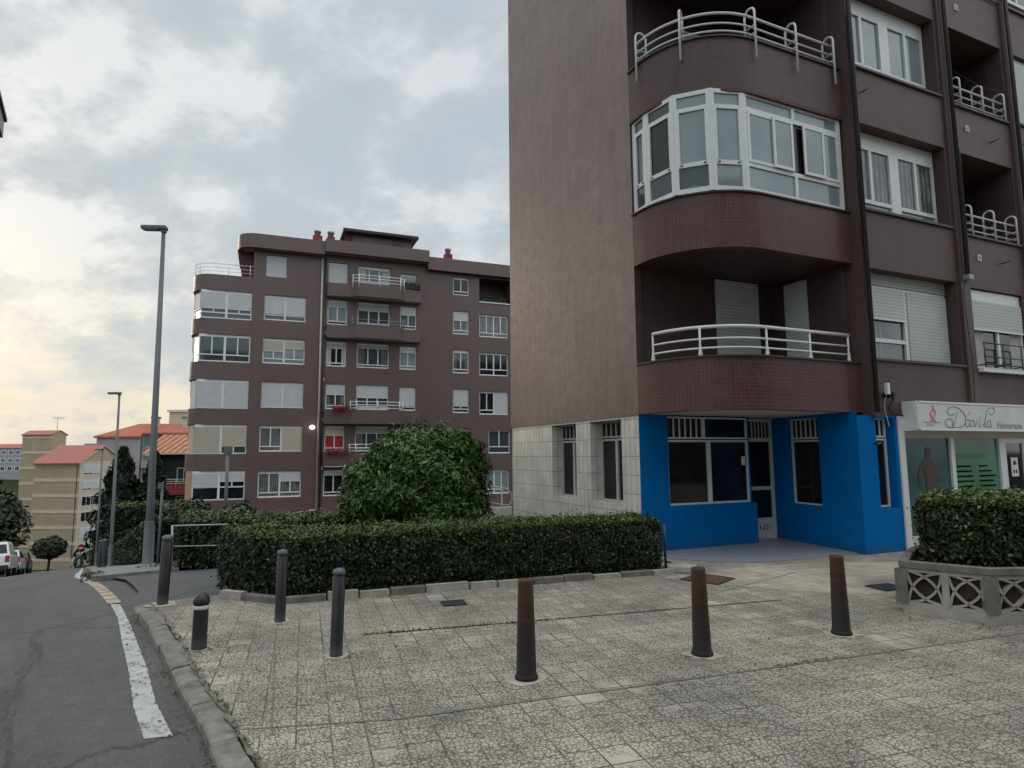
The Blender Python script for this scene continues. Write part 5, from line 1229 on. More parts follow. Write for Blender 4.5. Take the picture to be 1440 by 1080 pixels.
# ================================================================== hedges
def hedge(label, poly, z0, h, size, dens, mats=('leaf_hedge', 'leaf_young_lit'), leaf_mix=.10, lit_top=.7, rough=.035, zf=None, cat='hedge', parent=None, bul=.05, asp=.5):
    cx = sum(p[0] for p in poly)/len(poly); cy = sum(p[1] for p in poly)/len(poly)
    o = parent or thing('hedge', label, cat, (cx, cy, z0)); L = [(x-cx, y-cy) for x, y in poly] if not parent else poly
    area = sum(a[0]*b_[1]-b_[0]*a[1] for a, b_ in zip(L, L[1:]+L[:1]))/2; sgn = 1 if area > 0 else -1
    b = MB(); b.prism(offset_poly(L, -.07*sgn), 0.02, h-.07, 'leaf_core')
    if h < 1.5 and not zf:
        for a, c_ in zip(L, L[1:]+L[:1]):                       # bare stems showing at the foot
            dd = math.dist(a, c_)
            for q in np.arange(.1, dd, .16):
                e = Vector(a).lerp(Vector(c_), min(1, (q+random.uniform(-.05, .05))/dd)); nr_ = Vector((c_[1]-a[1], -(c_[0]-a[0])))/dd*sgn; e -= nr_*.05
                b.tube([(e.x, e.y, -.01), (e.x+random.uniform(-.02, .02), e.y+random.uniform(-.02, .02), .12), (e.x+random.uniform(-.05, .05), e.y+random.uniform(-.03, .03), .26)], .009, 'trunk', 5, .005)
    if zf: b.v = [(x, y, z+zf(x+cx, y+cy)-z0) for x, y, z in b.v]
    b.build('branches', o)
    P = []; N = []; Y = []
    for a, b_ in zip(L, L[1:]+L[:1]):
        d = math.dist(a, b_); n = int(d*h*dens); u_ = rng.random(n); z = rng.random(n)**.9*h
        nr = np.array([(b_[1]-a[1])/d, -(b_[0]-a[0])/d, 0])*sgn
        p = np.stack([a[0]+(b_[0]-a[0])*u_, a[1]+(b_[1]-a[1])*u_, z], 1)
        rnd = np.clip((z-h+.12)/.12, 0, 1)**2*.06
        p += nr*(wob(p+[cx, cy, 0], 7.)*bul-.02-rnd+rng.normal(0, rough, n)*1.)[:, None]
        P.append(p); N.append(np.tile(nr, (n, 1))); Y.append(rng.random(n) < leaf_mix)
    xs = [p[0] for p in L]; ys = [p[1] for p in L]; n = int((max(xs)-min(xs))*(max(ys)-min(ys))*dens*1.1)
    x = rng.uniform(min(xs), max(xs), n); y = rng.uniform(min(ys), max(ys), n); k = inpoly(x, y, L); x, y = x[k], y[k]; n = len(x)
    p = np.stack([x, y, np.full(n, h)], 1); p[:, 2] += wob(p+[cx, cy, 0], 5.)*bul*.7+rng.normal(0, rough*.8, n)+(rng.random(n) < .03)*rng.uniform(0, .07, n)
    P.append(p); N.append(np.tile([0, 0, 1.], (n, 1))); Y.append(rng.random(n) < lit_top)  # top mostly lighter young leaves; sides kept dark, shade put into leaf colour
    P = np.concatenate(P)
    if zf: P[:, 2] += np.array([zf(x+cx, y+cy)-z0 for x, y in P[:, :2]])
    N = np.concatenate(N); Y = np.concatenate(Y).astype(int); nn_ = len(P)
    k_ = rng.random(nn_) < .06; P[k_] += N[k_]*rng.uniform(.01, .085, (k_.sum(), 1))                    # stray shoots
    gap = wob(P*1.+[cx*1.3, cy, 0], 11., .7) > .62; keep_ = ~((gap & (N[:, 2] < .5) & (rng.random(nn_) < .75)) | ((P[:, 2] < .13) & (rng.random(nn_) < .55)))   # thin places
    Y[(Y == 0) & (rng.random(nn_) < .02) & (N[:, 2] < .5)] = 2
    P, N, Y = P[keep_], N[keep_], Y[keep_]
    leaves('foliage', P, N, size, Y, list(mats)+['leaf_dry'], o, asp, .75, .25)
    return o
def offset_poly(poly, d):
    out = []; n = len(poly)
    for i in range(n):
        a = Vector(poly[i-1]); p = Vector(poly[i]); c = Vector(poly[(i+1) % n]); t1 = (p-a).normalized(); t2 = (c-p).normalized()
        n1 = Vector((t1.y, -t1.x)); n2 = Vector((t2.y, -t2.x)); m = (n1+n2); m = m/max(.3, m.length_squared)*2*.5*2/2
        out.append((p.x+m.x*d, p.y+m.y*d))
    return out
hedge('long clipped dark green hedge between the tiled plaza and the white tiled wall', [(-3.80,8.28), (-3.30,7.72), (-2.55,7.42), (2.10,9.06), (1.86,9.86), (-2.7,8.38), (-3.45,9.05)], 0, .685, .021, 7000, leaf_mix=.02)
# stone edging at the hedge foot, stones of different length
eb = MB(); ea = Vector((-3.25, 7.60)); 
def edging(pts):
    for a, c in zip(pts, pts[1:]):
        a = Vector(a); c = Vector(c); L = (c-a).length; t_ = (c-a)/L; nr = Vector((t_.y, -t_.x)); d = 0
        while d < L-.05:
            l = random.choice([.42, .55, .36, .48]); e = min(d+l, L); h = random.uniform(.055, .095); o_ = random.uniform(-.015, .015)
            q = [a+t_*(d+.008)+nr*o_, a+t_*(d+.008)+nr*(.10+o_), a+t_*(e-.008)+nr*(.10+o_), a+t_*(e-.008)+nr*o_]
            eb.prism([tuple(p) for p in q], -.01, h, 'concrete_dark' if random.random() < .5 else 'concrete'); d = e
edging([(-2.62,7.32), (2.22,8.98)]); edging([(-3.42,7.66), (-2.62,7.32)])
kind(eb.build('kerb', None, .006), 'structure')
o = thing('hedge_stake', 'thin dark metal stake at the right end of the long hedge', 'post', (2.2, 9.28, 0))
b = MB(); b.tube([(0, 0, 0), (.0, 0, .62)], .018, 'dark_metal', 8); b.tube(smooth_path([(0,0,.10),(.2,-.22,.06),(.36,-.46,.02),(.44,-.6,.012)], 5), .012, 'dark_metal', 6); b.build('stake', o)
o = thing('stone_block', 'pinkish broken concrete block lying at the right end of the hedge by the porch', 'stone', (2.36, 8.98, 0), R(-20))
b = MB(); b.box(-.19, .19, -.12, .12, 0, .10, 'concrete'); b.build('block', o, .02)
# leaf litter in the gutter, by the stones and on the tiles
P = []
for i in range(260):
    p, t_ = along(KL, rng.uniform(4.5, LEN-.3)); nr = Vector((-t_.y, t_.x)); q = p+nr*abs(rng.normal(.04, .10)); P.append((q.x, q.y, zroad(q.x, q.y)+.012))
for i in range(60):
    p, t_ = along(KR, rng.uniform(4.5, LEN-.3)); P.append((p.x+rng.normal(.01,.03), p.y+rng.normal(0,.03), .012))
for cx_, cy_, n_ in ((-1.3,5.4,14), (-2.5,5.65,14), (1.0,4.7,18), (-3.0,7.4,30), (4.5,6.05,22), (4.9,6.1,16), (-1.6,7.6,30), (.4,8.2,26), (1.9,5.0,8), (3.9,6.35,12), (-1.9,4.9,10)):
    for i in range(n_): P.append((cx_+rng.normal(0,.13), cy_+rng.normal(0,.07), .012))
for i in range(60): P.append((rng.uniform(-2.2, 5), rng.uniform(3.5, 8), .010))
P = np.array(P); lo = leaves('dry_leaves', P, np.tile([0, 0, 1.], (len(P), 1)), .016, np.zeros(len(P)), ['leaf_dry'], None, .45, .45, .4); kind(lo, 'stuff')
P = []
for i in range(120):
    p, t_ = along(KL, rng.uniform(4.8, 8.5)); nr = Vector((-t_.y, t_.x)); q = p+nr*abs(rng.normal(.015, .02)); P.append((q.x, q.y, zroad(q.x, q.y)+.02))
for i in range(170):
    p, t_ = along(KR, rng.normal(8., 2.)); P.append((p.x+rng.normal(0,.012), p.y+rng.normal(0,.012), .015))
for a_, c_, n_ in (((-1.4,6.01),(.5,6.5),160), ((2.0,5.05),(2.6,5.25),40), ((-2.62,7.28),(2.2,8.93),120)):
    for i in range(n_):
        u_ = rng.random(); P.append((a_[0]+(c_[0]-a_[0])*u_+rng.normal(0,.012), a_[1]+(c_[1]-a_[1])*u_+rng.normal(0,.012), .012))
P = np.array(P); wo = leaves('weeds', P, np.tile([0, 0, .3], (len(P), 1)), .017, np.zeros(len(P)), ['leaf_mid'], None, .3, 1., .4); kind(wo, 'stuff')
P = np.array([(rng.uniform(-3.2, 2.0), 0, 0) for _ in range(45)]); 
P[:, 1] = 7.72+(P[:, 0]+3.3)*.31-.33+rng.normal(0, .02, 45); P[:, 2] = rng.uniform(.1, .6, 45)
fl = leaves('blossom', P, np.tile([0, -1., .2], (45, 1)), .016, np.zeros(45), ['petal'], None, .7, .5, .2); kind(fl, 'stuff')

# ================================================================== lattice planter with its clipped shrub
PX, PY = 4.02, 6.68
PO = thing('planter', 'octagonal pale concrete planter with pierced interlaced circle lattice panels, right foreground', 'planter', (PX, PY, 0))
oct_ = [(0, 0), (.57, -.50), (1.40, -.47), (2.05, .05), (2.1, .80), (1.75, 1.30), (1.15, 1.30), (.60, .80)]
b = MB(); b.prism(oct_, 0, .10, 'concrete'); b.prism(offset_poly(oct_, -.10), .10, .43, 'soil', 'soil'); b.build('plinth', PO)
b = MB()
def ring_prism(bm_, poly, wi, z0, z1, m, out=0.):
    o_ = offset_poly(poly, out) if out else poly; i_ = offset_poly(poly, -wi); n = len(poly)
    for k in range(n):
        j = (k+1) % n; a, c = o_[k], o_[j]; d, e = i_[j], i_[k]
        bm_.face(((*a,z0),(*c,z0),(*c,z1),(*a,z1)), m); bm_.face(((*d,z0),(*e,z0),(*e,z1),(*d,z1)), m)
        bm_.face(((*a,z1),(*c,z1),(*d,z1),(*e,z1)), m); bm_.face(((*e,z0),(*d,z0),(*c,z0),(*a,z0)), m)
ring_prism(b, oct_, .14, .455, .525, 'concrete_dark', .03); ring_prism(b, oct_, .10, .435, .457, 'concrete', .008)
b.build('rim', PO, .008)
for k in range(8):
    a = oct_[k]; c = oct_[(k+1) % 8]; L = math.dist(a, c); xf = inframe(*a, c[0]-a[0], c[1]-a[1])
    np_ = max(1, round(L/.40)); w = (L-.05)/np_; p = MB(xf); z0, z1 = .10, .437
    p.box(-.055, .055, -.012, .085, z0, z1, 'concrete_dark')
    for q in range(np_):
        x0 = .025+q*w; x1 = x0+w; pd = .022
        if q: p.box(x0-.03, x0+.03, -.004, .08, z0, z1, 'concrete')
        p.box(x0, x1, .0, .07, z0, z0+.018, 'concrete'); p.box(x0, x1, .0, .07, z1-.018, z1, 'concrete')
        cx_ = (x0+x1)/2; cz = (z0+z1)/2; hw = w/2-.028; hh = (z1-z0)/2-.012
        # interlaced arcs: two bowed ribs along each diagonal
        for dg in (1, -1):
          for sd in (1, -1):
            pts = []
            for t_ in np.linspace(-1, 1, 15):
                bw = .40*(1-t_*t_)*sd
                pts.append((cx_+hw*(t_+bw), .035, cz+hh*dg*(t_-bw)))
            for u_, v_ in zip(pts, pts[1:]):
                d = Vector((v_[0]-u_[0], 0, v_[2]-u_[2])); n_ = Vector((-d.z, 0, d.x)).normalized()*.011
                f0 = [(u_[0]-n_.x, .006, u_[2]-n_.z), (v_[0]-n_.x, .006, v_[2]-n_.z), (v_[0]+n_.x, .006, v_[2]+n_.z), (u_[0]+n_.x, .006, u_[2]+n_.z)]
                f1 = [(x, .06, z) for x, y, z in f0]
                p.face(f0, 'concrete')
                for i in (0, 2): p.face((f0[i], f0[(i+1) % 4], f1[(i+1) % 4], f1[i]), 'concrete')
    p.build('lattice_panel', PO)
hedge('clipped box shaped shrub with yellowish green top growing in the lattice planter', [(PX+.36,PY+.06), (PX+.70,PY-.26), (PX+1.36,PY-.26), (PX+1.85,PY+.12), (PX+1.9,PY+.75), (PX+1.65,PY+1.15), (PX+1.2,PY+1.15), (PX+.70,PY+.68)], .44, .67, .026, 5600, leaf_mix=.06, lit_top=.8, cat='shrub')

# ================================================================== round bush behind the hedge
def crown(name, parent, fn, n, size, mats, leaf_mix, asp=.3, jit=.6, core=.82, up=.5, coremat='leaf_core'):
    d = rng.normal(0, 1, (n, 3)); d /= np.linalg.norm(d, axis=1)[:, None]
    p, nr = fn(d); s = 1.03-np.abs(rng.normal(0, .17, n)); yv = rng.random(n) < leaf_mix*np.clip(.35+nr[:, 2], .12, 1.4)
    o = leaves(name, p*s[:, None], nr, size, yv.astype(int), mats, parent, asp, jit, up)
    return o
def ellip(rx, ry, rz, zc, f=2.2, amp=.09, flat=-1., sq=2.4):
    def g(d):
        m = (np.abs(d[:, 0])**sq+np.abs(d[:, 1])**sq+np.abs(d[:, 2])**sq)**(-1/sq)
        e = d*m[:, None]; r = 1+amp*wob(e*2.2, f)+amp*.5*wob(e*5, f)
        p = e*np.array([rx, ry, rz])*r[:, None]; p[:, 2] = np.maximum(p[:, 2], flat*rz); n = d/np.array([rx, ry, rz]); n /= np.linalg.norm(n, axis=1)[:, None]
        return p, n
    return g
def blob(parent, name, rx, ry, rz, zc, k=.8, m='leaf_core', sq=2.4):
    b = MB(); N, M = 18, 12
    def pt(i, j):
        a = 2*PI*i/N; e = -PI/2+PI*j/M; d = np.array([[math.cos(a)*math.cos(e), math.sin(a)*math.cos(e), math.sin(e)]])
        mm = (np.abs(d)**sq).sum()**(-1/sq); q = d[0]*mm*k; return (q[0]*rx, q[1]*ry, q[2]*rz+zc)
    for j in range(M):
        for i in range(N): b.face((pt(i, j), pt(i+1, j), pt(i+1, j+1), pt(i, j+1)), m, True)
    return b.build(name, parent)
BU = thing('bush', 'large rounded bush with long glossy green leaves between the hedge and the brown blocks', 'bush', (-1.92, 12.2, -.15))
for cx_, cy_, cz_, rx, ry, rz, n, a_ in ((.22, .1, 1.18, 1.16, 1.2, 1.12, 30000, .16), (-.72, -.1, .98, .62, .8, .74, 12000, .2), (.66, .1, 1.80, .62, .7, .50, 9000, .2), (-.28, .0, 1.72, .58, .7, .42, 8000, .2), (.55, -.3, .7, .9, .8, .75, 8000, .16), (.2, -.6, 1.5, .5, .5, .45, 4600, .2), (-.35, -.6, 1.1, .5, .5, .45, 4600, .2), (.8, -.5, 1.25, .42, .5, .45, 4000, .2)):
    c = crown('foliage', BU, ellip(rx, ry, rz, 0, amp=a_, f=3., sq=2.1), n,   .056, ['leaf_bush', 'leaf_bush_young'], .34, .27, .6, up=.4); c.location = (cx_, cy_, cz_)
sp_ = []
for k in range(22):                                             # long shoots breaking the outline
    a = rng.uniform(0, 2*PI); e = rng.uniform(.15, 1.5); d = np.array([math.cos(a)*math.cos(e), math.sin(a)*math.cos(e), math.sin(e)]); o0 = np.array([.2, .1, 1.15])+d*[1.12, 1.15, 1.1]
    for q in np.linspace(0, .24, 9): sp_.append(o0+d*q+np.array([0, 0, q*.5])+rng.normal(0, .02, 3))
leaves('foliage', np.array(sp_), np.tile([0, 0, 1.], (len(sp_), 1)), .056, (rng.random(len(sp_)) < .6).astype(int), ['leaf_bush', 'leaf_bush_young'], BU, .27, .7, .4)
for cx_, cz_, rx, rz in ((.22, 1.2, 1.2, 1.18), (-.82, .98, .68, .78)):
    blob(BU, 'branches', rx, rx, rz, 0, .70, sq=2.15).location = (cx_, 0, cz_)
b = MB()
for k in range(6): a = k*PI/3; b.tube([(.1*math.cos(a), .1*math.sin(a), -.1), (.5*math.cos(a), .5*math.sin(a), .9)], .04, 'trunk', 6, .02)
b.build('trunk', BU)

# ================================================================== trees, roadside hedges
def tree(name, label, cat, x, y, z, h, rx, rz_, n, size, mats, leaf_mix=.3, amp=.18, trunk_r=.14, clumps=1, asp=.5, group=None, zc=None):
    o = thing(name, label, cat, (x, y, z), 0, group); zc = zc or h-rz_
    b = MB(); b.tube([(0, 0, -.3), (.05, .03, zc*.55), (0, 0, zc)], trunk_r, 'trunk', 8, trunk_r*.6)
    for k in range(5):
        a = k*1.26+.4; b.tube([(0, 0, zc*.6), (rx*.35*math.cos(a), rx*.35*math.sin(a), zc), (rx*.6*math.cos(a), rx*.6*math.sin(a), zc+rz_*.4)], trunk_r*.5, 'trunk', 6, trunk_r*.15)
    b.build('trunk', o)
    Ps, Ns, Ys = [], [], []
    for k in range(clumps):
        if clumps == 1: cx_, cy_, cz_, f = 0, 0, zc, 1
        else:
            a = k*2.4; q = .62*math.sqrt((k+.3)/clumps); cx_, cy_, cz_ = rx*q*math.cos(a), rx*q*math.sin(a), zc+rz_*random.uniform(-.5, .55); f = random.uniform(.42, .6)
        m = n//clumps; d = rng.normal(0, 1, (m, 3)); d /= np.linalg.norm(d, axis=1)[:, None]
        p, nr = ellip(rx*f, rx*f, rz_*f, 0, 2.2+k*.3, amp, sq=2.)(d); p *= (1-np.abs(rng.normal(0, .16, m)))[:, None]
        Ps.append(p+[cx_, cy_, cz_]); Ns.append(nr); Ys.append(rng.random(m) < leaf_mix*np.clip(.3+nr[:, 2], .1, 1.3))
    leaves('crown', np.concatenate(Ps), np.concatenate(Ns), size, np.concatenate(Ys).astype(int), mats, o, asp, .7, .3)
    return o
def gz(x, y): return float(zg(x, y))-.1
# dark conifer
def conifer(label, x, y, z, h, r, n, size=.2, group=None):
    o = thing('conifer_tree', label, 'tree', (x, y, z), 0, group)
    b = MB(); b.tube([(0, 0, -.3), (0, 0, h*.9)], .2, 'trunk', 8, .03); b.build('trunk', o)
    u_ = rng.random(n)**.75; a = rng.uniform(0, 2*PI, n); tier = 1+.18*np.sin(u_*38+np.sin(a*3)*1.2)
    rad = r*(1-u_*.97)**.8*tier*rng.uniform(.55, 1.05, n)*(1+.15*np.sin(a*4+u_*9)); p = np.stack([rad*np.cos(a), rad*np.sin(a), .3+u_*(h-.3)], 1)
    nr = np.stack([np.cos(a), np.sin(a), np.full(n, .1)], 1)
    leaves('crown', p, nr, size, (rng.random(n) < .06).astype(int), ['leaf_dark', 'leaf_hedge'], o, .35, .6, -.1)
conifer('tall dark pointed conifer in front of the lavender gable', -30.9, 50, gz(-30.9, 50)+.2, 8.9, 2.4, 7000, .26)
conifer('smaller dark conifer just right of the tall pointed conifer', -28.7, 50.5, gz(-28.7, 50.5)+.2, 7.2, 1.5, 4000, .24)
tree('street_tree', 'small round dark tree beside the parked cars at the foot of the beige block', 'tree', -43.5, 60, gz(-43.5, 60), 3.2, 1.35, 1.05, 2600, .16, ['leaf_dark', 'leaf_hedge'], .3, .1, .12)
for k, (x, y, h, r, lb) in enumerate(((-66.6, 80, 12.2, 4.0, 'dark leafy tree at the left edge behind the white pickup'), (-72, 88, 13.5, 4.4, 'taller dark tree half out of the frame beside the beige tower'), (-68.5, 74, 10, 3.5, 'dark tree at the left edge, lowest and nearest of its clump'))):
    tree('hill_tree', lb, 'tree', x, y, gz(x, y)-.3, h, r, h*.46, 5200, .34, ['leaf_dark', 'leaf_hedge'], .3, .2, .25, 6, group='trees at the left edge', zc=h*.52)
def rhedge(label, t0, t1, n0, n1, zt, size, dens, **k):
    p = [xy(t0, n0), xy(t1, n0), xy(t1, n1), xy(t0, n1)]; z = min(float(zr(t)) for t in (t0, t1)); return hedge(label, [tuple(map(float, q)) for q in p], z, zt-z, size, dens, bul=.10, **k)
def strip_poly(a, b_):
    def dens(l): return [tuple(Vector(p).lerp(Vector(q), k/5)) for p, q in zip(l, l[1:]) for k in range(5)]+[l[-1]]
    return [tuple(map(float, xy(*p))) for p in dens(a)+dens(b_[::-1])]
SLP = lambda x, y: float(zr(tn(x, y)[0]))
hedge('tall roadside hedge with a bright green top rising behind the tall lamp post', [tuple(map(float, xy(*p))) for p in ((51, 1.45), (51, 3.2), (50.5, 5.4), (54, 5.6), (54.5, 1.5))], SLP(-27.5, 43.5)-.3, 4.15, .10, 420, leaf_mix=.02, lit_top=.95, bul=.16, rough=.10)
hedge('low dark green hedge running down along the far pavement', strip_poly([(20.5, 1.42), (34, 1.42), (49, 1.45)], [(20.5, 2.5), (34, 2.6), (49, 2.6)]), -1.3, 1.18, .055, 750, leaf_mix=.02, lit_top=.7, bul=.12, rough=.05, zf=SLP)
hedge('farthest hedge on the pavement below the conifers', strip_poly([(57, 1.4), (72, 1.0), (92, .75)], [(57, 3.0), (72, 2.7), (92, 2.5)]), -6.5, 1.7, .09, 300, leaf_mix=.04, lit_top=.8, bul=.15, rough=.08, zf=SLP)
hedge('dark hedge filling the space behind the white framed gate by the driveway', [(-6.0,11.45), (-3.0,11.45), (-2.9,12.6), (-6.6,12.9)], -.32, .80, .032, 2600, leaf_mix=.03, lit_top=.6)
# loose shrubs at the foot of the brown block
for k, (x, y, h, r, lb) in enumerate(((-9.9, 20.0, 1.9, .95, 'loose dark shrub growing in front of the lowest glazed balcony'), (-8.8, 20.4, 1.7, .8, 'loose dark shrub to the right of the grey sign pole'), (-10.9, 21.2, 1.95, .9, 'loose dark shrub left of the lowest glazed balcony'), (-8.0, 19.2, 1.1, .6, 'low dark shrub under the long brown block'))):
    tree('shrub', lb, 'shrub', x, y, gz(x, y)+.1, h, r, h*.48, 2600, .085, ['leaf_shrub', 'leaf_mid'], .3, .22, .03, 3, group='loose shrubs before the brown block', zc=h*.5)
P = np.stack([rng.uniform(-7.5, 1.5, 5200), rng.uniform(11.2, 20, 5200), np.zeros(5200)], 1); P[:, 2] = zg(P[:, 0], P[:, 1])+.03
P = P[(P[:, 1] > 12.5) | (P[:, 0] > -2.5)]
gc = leaves('grass', P, np.tile([0, 0, .2], (len(P), 1)), .05, np.zeros(len(P)), ['leaf_mid'], None, .2, 1., .4); kind(gc, 'stuff')

# ================================================================== lamps, poles, rails
def lamp():
    o = thing('street_lamp', '', 'street lamp')
    b = MB(); b.lathe([(.15, -.2), (.15, .02), (.12, .06), (.115, .9), (.092, 1.0), (.092, 1.02)], 'lamp_grey', 18); b.build('base', o)
    b = MB(); b.lathe([(.088, 1.021), (.092, 1.03), (.085, 1.5), (.045, 8.15)], 'lamp_grey', 16); b.build('pole', o)
    b = MB(); b.box(-.52, .07, -.10, .10, 8.20, 8.30, 'lamp_grey'); b.box(-.06, .06, -.06, .06, 8.13, 8.20, 'lamp_grey'); h = b.build('lamp_head', o, .02)
    b = MB(); b.box(-.46, -.12, -.08, .08, 8.188, 8.1995, 'glass_pale'); b.build('lens', h)
    return o
l1 = lamp(); LG = 'street lamps down the hill'
LP = [(l1, -8.66, 15.2, 'tall grey street lamp nearest to the camera, rising by the driveway fence'), (copy_tree(l1), -19.1, 30.4, 'second tall grey street lamp down the pavement'), (copy_tree(l1), -29.6, 45.5, 'third grey street lamp, in front of the beige block gable'), (copy_tree(l1), -51.6, 78, 'farthest small street lamp against the beige block')]
for o, x, y, lb in LP:
    t, n = tn(x, y); o.location = (x, y, float(zr(t))); o.rotation_euler = (0, R(-.45), R(6)); o['label'] = lb; o['group'] = LG
for x, y, lb in ((-11.28, 17.5, 'slim dark bollard on the far pavement, left one of the close pair'), (-10.98, 17.2, 'slim dark bollard on the far pavement, right one of the close pair')):
    o = copy_tree(s1); place(o, x, y, float(zr(tn(x, y)[0]))+.01, lb, (0, 0), 'bollards on the far pavement'); o.scale = (1.1, 1.1, 1.05)
P = np.stack([rng.normal(-7.45, .22, 420), rng.normal(11.35, .30, 420), np.zeros(420)], 1); tt_, nn_ = tn(P[:, 0], P[:, 1]); ok_ = (nn_ > -.04) & (nn_ < .30); P = P[ok_]; P[:, 2] = zr(tt_[ok_])+rng.uniform(-.08, .05, len(P))
kind(leaves('moss', P, np.tile([0, 0, .5], (len(P), 1)), .03, np.zeros(len(P)), ['leaf_shrub'], None, .5, 1., .4), 'stuff')
o = thing('sign_pole', 'pale grey pole with a small sign on top before the long brown block', 'sign', (-9.95, 22, gz(-9.95, 22)))
b = MB(); b.tube([(0, 0, 0), (0, 0, 1.95-gz(-9.95, 22))], .055, 'lamp_grey', 10); b.build('pole', o); zt = 2.0-gz(-9.95, 22)
b = MB(); b.box(-.13, .13, -.07, .07, zt-.25, zt+.02, 'lamp_grey'); b.build('sign_plate', o, .02)
o = thing('sign_pole', 'thin grey signpost behind the white framed gate, beside the tall lamp', 'sign', (-8.1, 14.6, gz(-8.1, 14.6)))
b = MB(); b.tube([(0, 0, 0), (.02, 0, 1.95)], .028, 'lamp_grey', 8); b.build('pole', o); b = MB(); b.box(-.05, .05, -.06, -.04, 1.80, 1.95, 'lamp_grey'); b.build('sign_plate', o)
o = thing('gate', 'white tubular gate frame against the dark hedge by the driveway', 'gate', (-6.03, 11.32, -.32))
b = MB(); b.tube([(0, 0, 0), (-.02, 0, .76), (1.0, .0, .775)], .013, 'pale_pipe', 8); b.tube([(0, 0, .40), (1.0, 0, .415)], .009, 'pale_pipe', 6); b.tube([(1.0, 0, 0), (1.0, 0, .775)], .013, 'pale_pipe', 8); b.tube([(0, 0, 0), (-.02, 0, .76)], .02, 'pale_pipe', 8); b.build('frame', o)
o = thing('handrail', 'low white handrail in the garden left of the round bush', 'handrail', (-4.6, 14, gz(-4.6, 14)))
zz = .10-gz(-4.6, 14); b = MB(); b.tube([(0, 0, zz), (1.3, .2, zz+.11)], .022, 'white_metal', 8); b.tube([(.6, .1, 0), (.6, .1, zz+.05)], .02, 'white_metal', 6); b.tube([(1.25, .2, 0), (1.25, .2, zz+.1)], .02, 'white_metal', 6); b.build('rail', o)
o = thing('handrail', 'white hooped handrail between the round bush and the white tiled wall', 'handrail', (-.62, 15, gz(-.6, 15)))
g0 = gz(-.6, 15); b = MB(); b.tube(smooth_path([(-.1,0,.95-g0-.05),(.35,0,.87-g0),(.52,0,.80-g0),(.60,0,.66-g0),(.58,0,.52-g0),(.45,0,.46-g0),(-.1,0,.56-g0)], 5), .019, 'pale_pipe', 8); b.tube([(.36,0,0),(.36,0,.87-g0)], .019, 'pale_pipe', 8); b.build('rail', o)
# round red traffic sign far down
tz = float(zr(tn(-33.3, 50)[0]))
o = thing('road_sign', 'small round red and white road sign far down the pavement', 'sign', (-33.75, 50, tz)); b = MB(); b.tube([(0,0,0),(0,0,1.9)], .04, 'grey_metal', 6); b.build('pole', o)
zz = -5.35-tz; xf = lambda x, y, z: (x, z, y)
b = MB(xf); b.lathe([(.3, -.04), (.3, -.01)], 'tail_red', 18, (0, zz)); b.build('sign_plate', o); b = MB(); b.box(-.2, .2, -.06, -.045, zz-.05, zz+.05, 'white_paint'); b.build('bar', o)

# ================================================================== cars
def wheel(parent, x, y, r=.33):
    b = MB(lambda a, c_, z: (x+z, y+a, r+c_)); b.lathe([(r*.6, -.1), (r, -.095), (r, .095), (r*.6, .1)], 'rubber', 18); w = b.build('wheel', parent)
    b = MB(lambda a, c_, z: (x+z, y+a, r+c_)); s = 1 if x > 0 else -1; b.lathe([(r*.58, .10*s), (r*.5, .112*s), (.03, .105*s)], 'grey_metal', 14); b.build('rim', w)
def car(name, label, cat, loc, rz, paint, L, Wd, prof, roof, belt, gl, group=None, tail=True):
    """prof: lower body side outline (y,z); roof: glasshouse outline (y,z) from belt"""
    o = thing(name, label, cat, loc, rz, group)
    b = MB(); h = Wd/2
    n = len(prof)
    def ring(k, ins, zz=0): return [(s*(h-ins), y, z) for s in (1,) for y, z in prof]
    outer = [(h, y, z) for y, z in prof]; lft = [(-h, y, z) for y, z in prof]
    b.face(outer, paint); b.face(lft[::-1], paint)
    for i in range(n): j = (i+1) % n; b.face((outer[i], lft[i], lft[j], outer[j]), paint)
    body = b.build('body', o, .06)
    b = MB(); m = len(roof); t = .16
    def gx(z): return h-.04-t*(z-belt)/(max(z for _, z in roof)-belt)
    A = [(gx(z), y, z) for y, z in roof]; B_ = [(-gx(z), y, z) for y, z in roof]
    b.face(A, paint); b.face(B_[::-1], paint)
    for i in range(m): j = (i+1) % m; b.face((A[i], B_[i], B_[j], A[j]), paint)
    b.build('cabin', o, .05)
    # glass set a little proud of the cabin
    for g in gl:
        b = MB()
        if g[0] == 'side':
            for s in (1, -1): b.face([(s*(gx(z)+.006), y, z) for y, z in g[1]], 'glass_dark')
        else:
            (y0, z0), (y1, z1) = g[1]; e = .01*(1 if g[0] == 'front' else -1)
            b.face(((-gx(z0)+.1, y0+e, z0+.005), (gx(z0)-.1, y0+e, z0+.005), (gx(z1)-.08, y1+e, z1), (-gx(z1)+.08, y1+e, z1)), 'glass_dark')
        b.build('window', o)
    for s in (1, -1):
        for y in (L*.31, -L*.31): wheel(o, s*(h-.1), y)
        b = MB(); b.box(s*(h-.13)-.09, s*(h-.13)+.09, -L/2-.02, -L/2+.1, .72, 1.05, 'tail_red'); b.build('tail_light', o, .02)
        b = MB(); b.box(s*(h-.22)-.16, s*(h-.22)+.16, L/2-.1, L/2+.02, .62, .76, 'paper'); b.build('headlight', o, .02)
    b = MB(); b.box(-h+.06, h-.06, -L/2-.06, -L/2+.04, .36, .58, 'plastic_dark'); b.build('bumper', o, .03)
    b = MB(); b.box(-.26, .26, -L/2-.075, -L/2-.062, .62, .74, 'paper'); b.build('number_plate', o)
    return o
hd = R(33.8)
def cz(x, y): return float(zr(tn(x, y)[0]))-.08
SL = math.atan(.139)
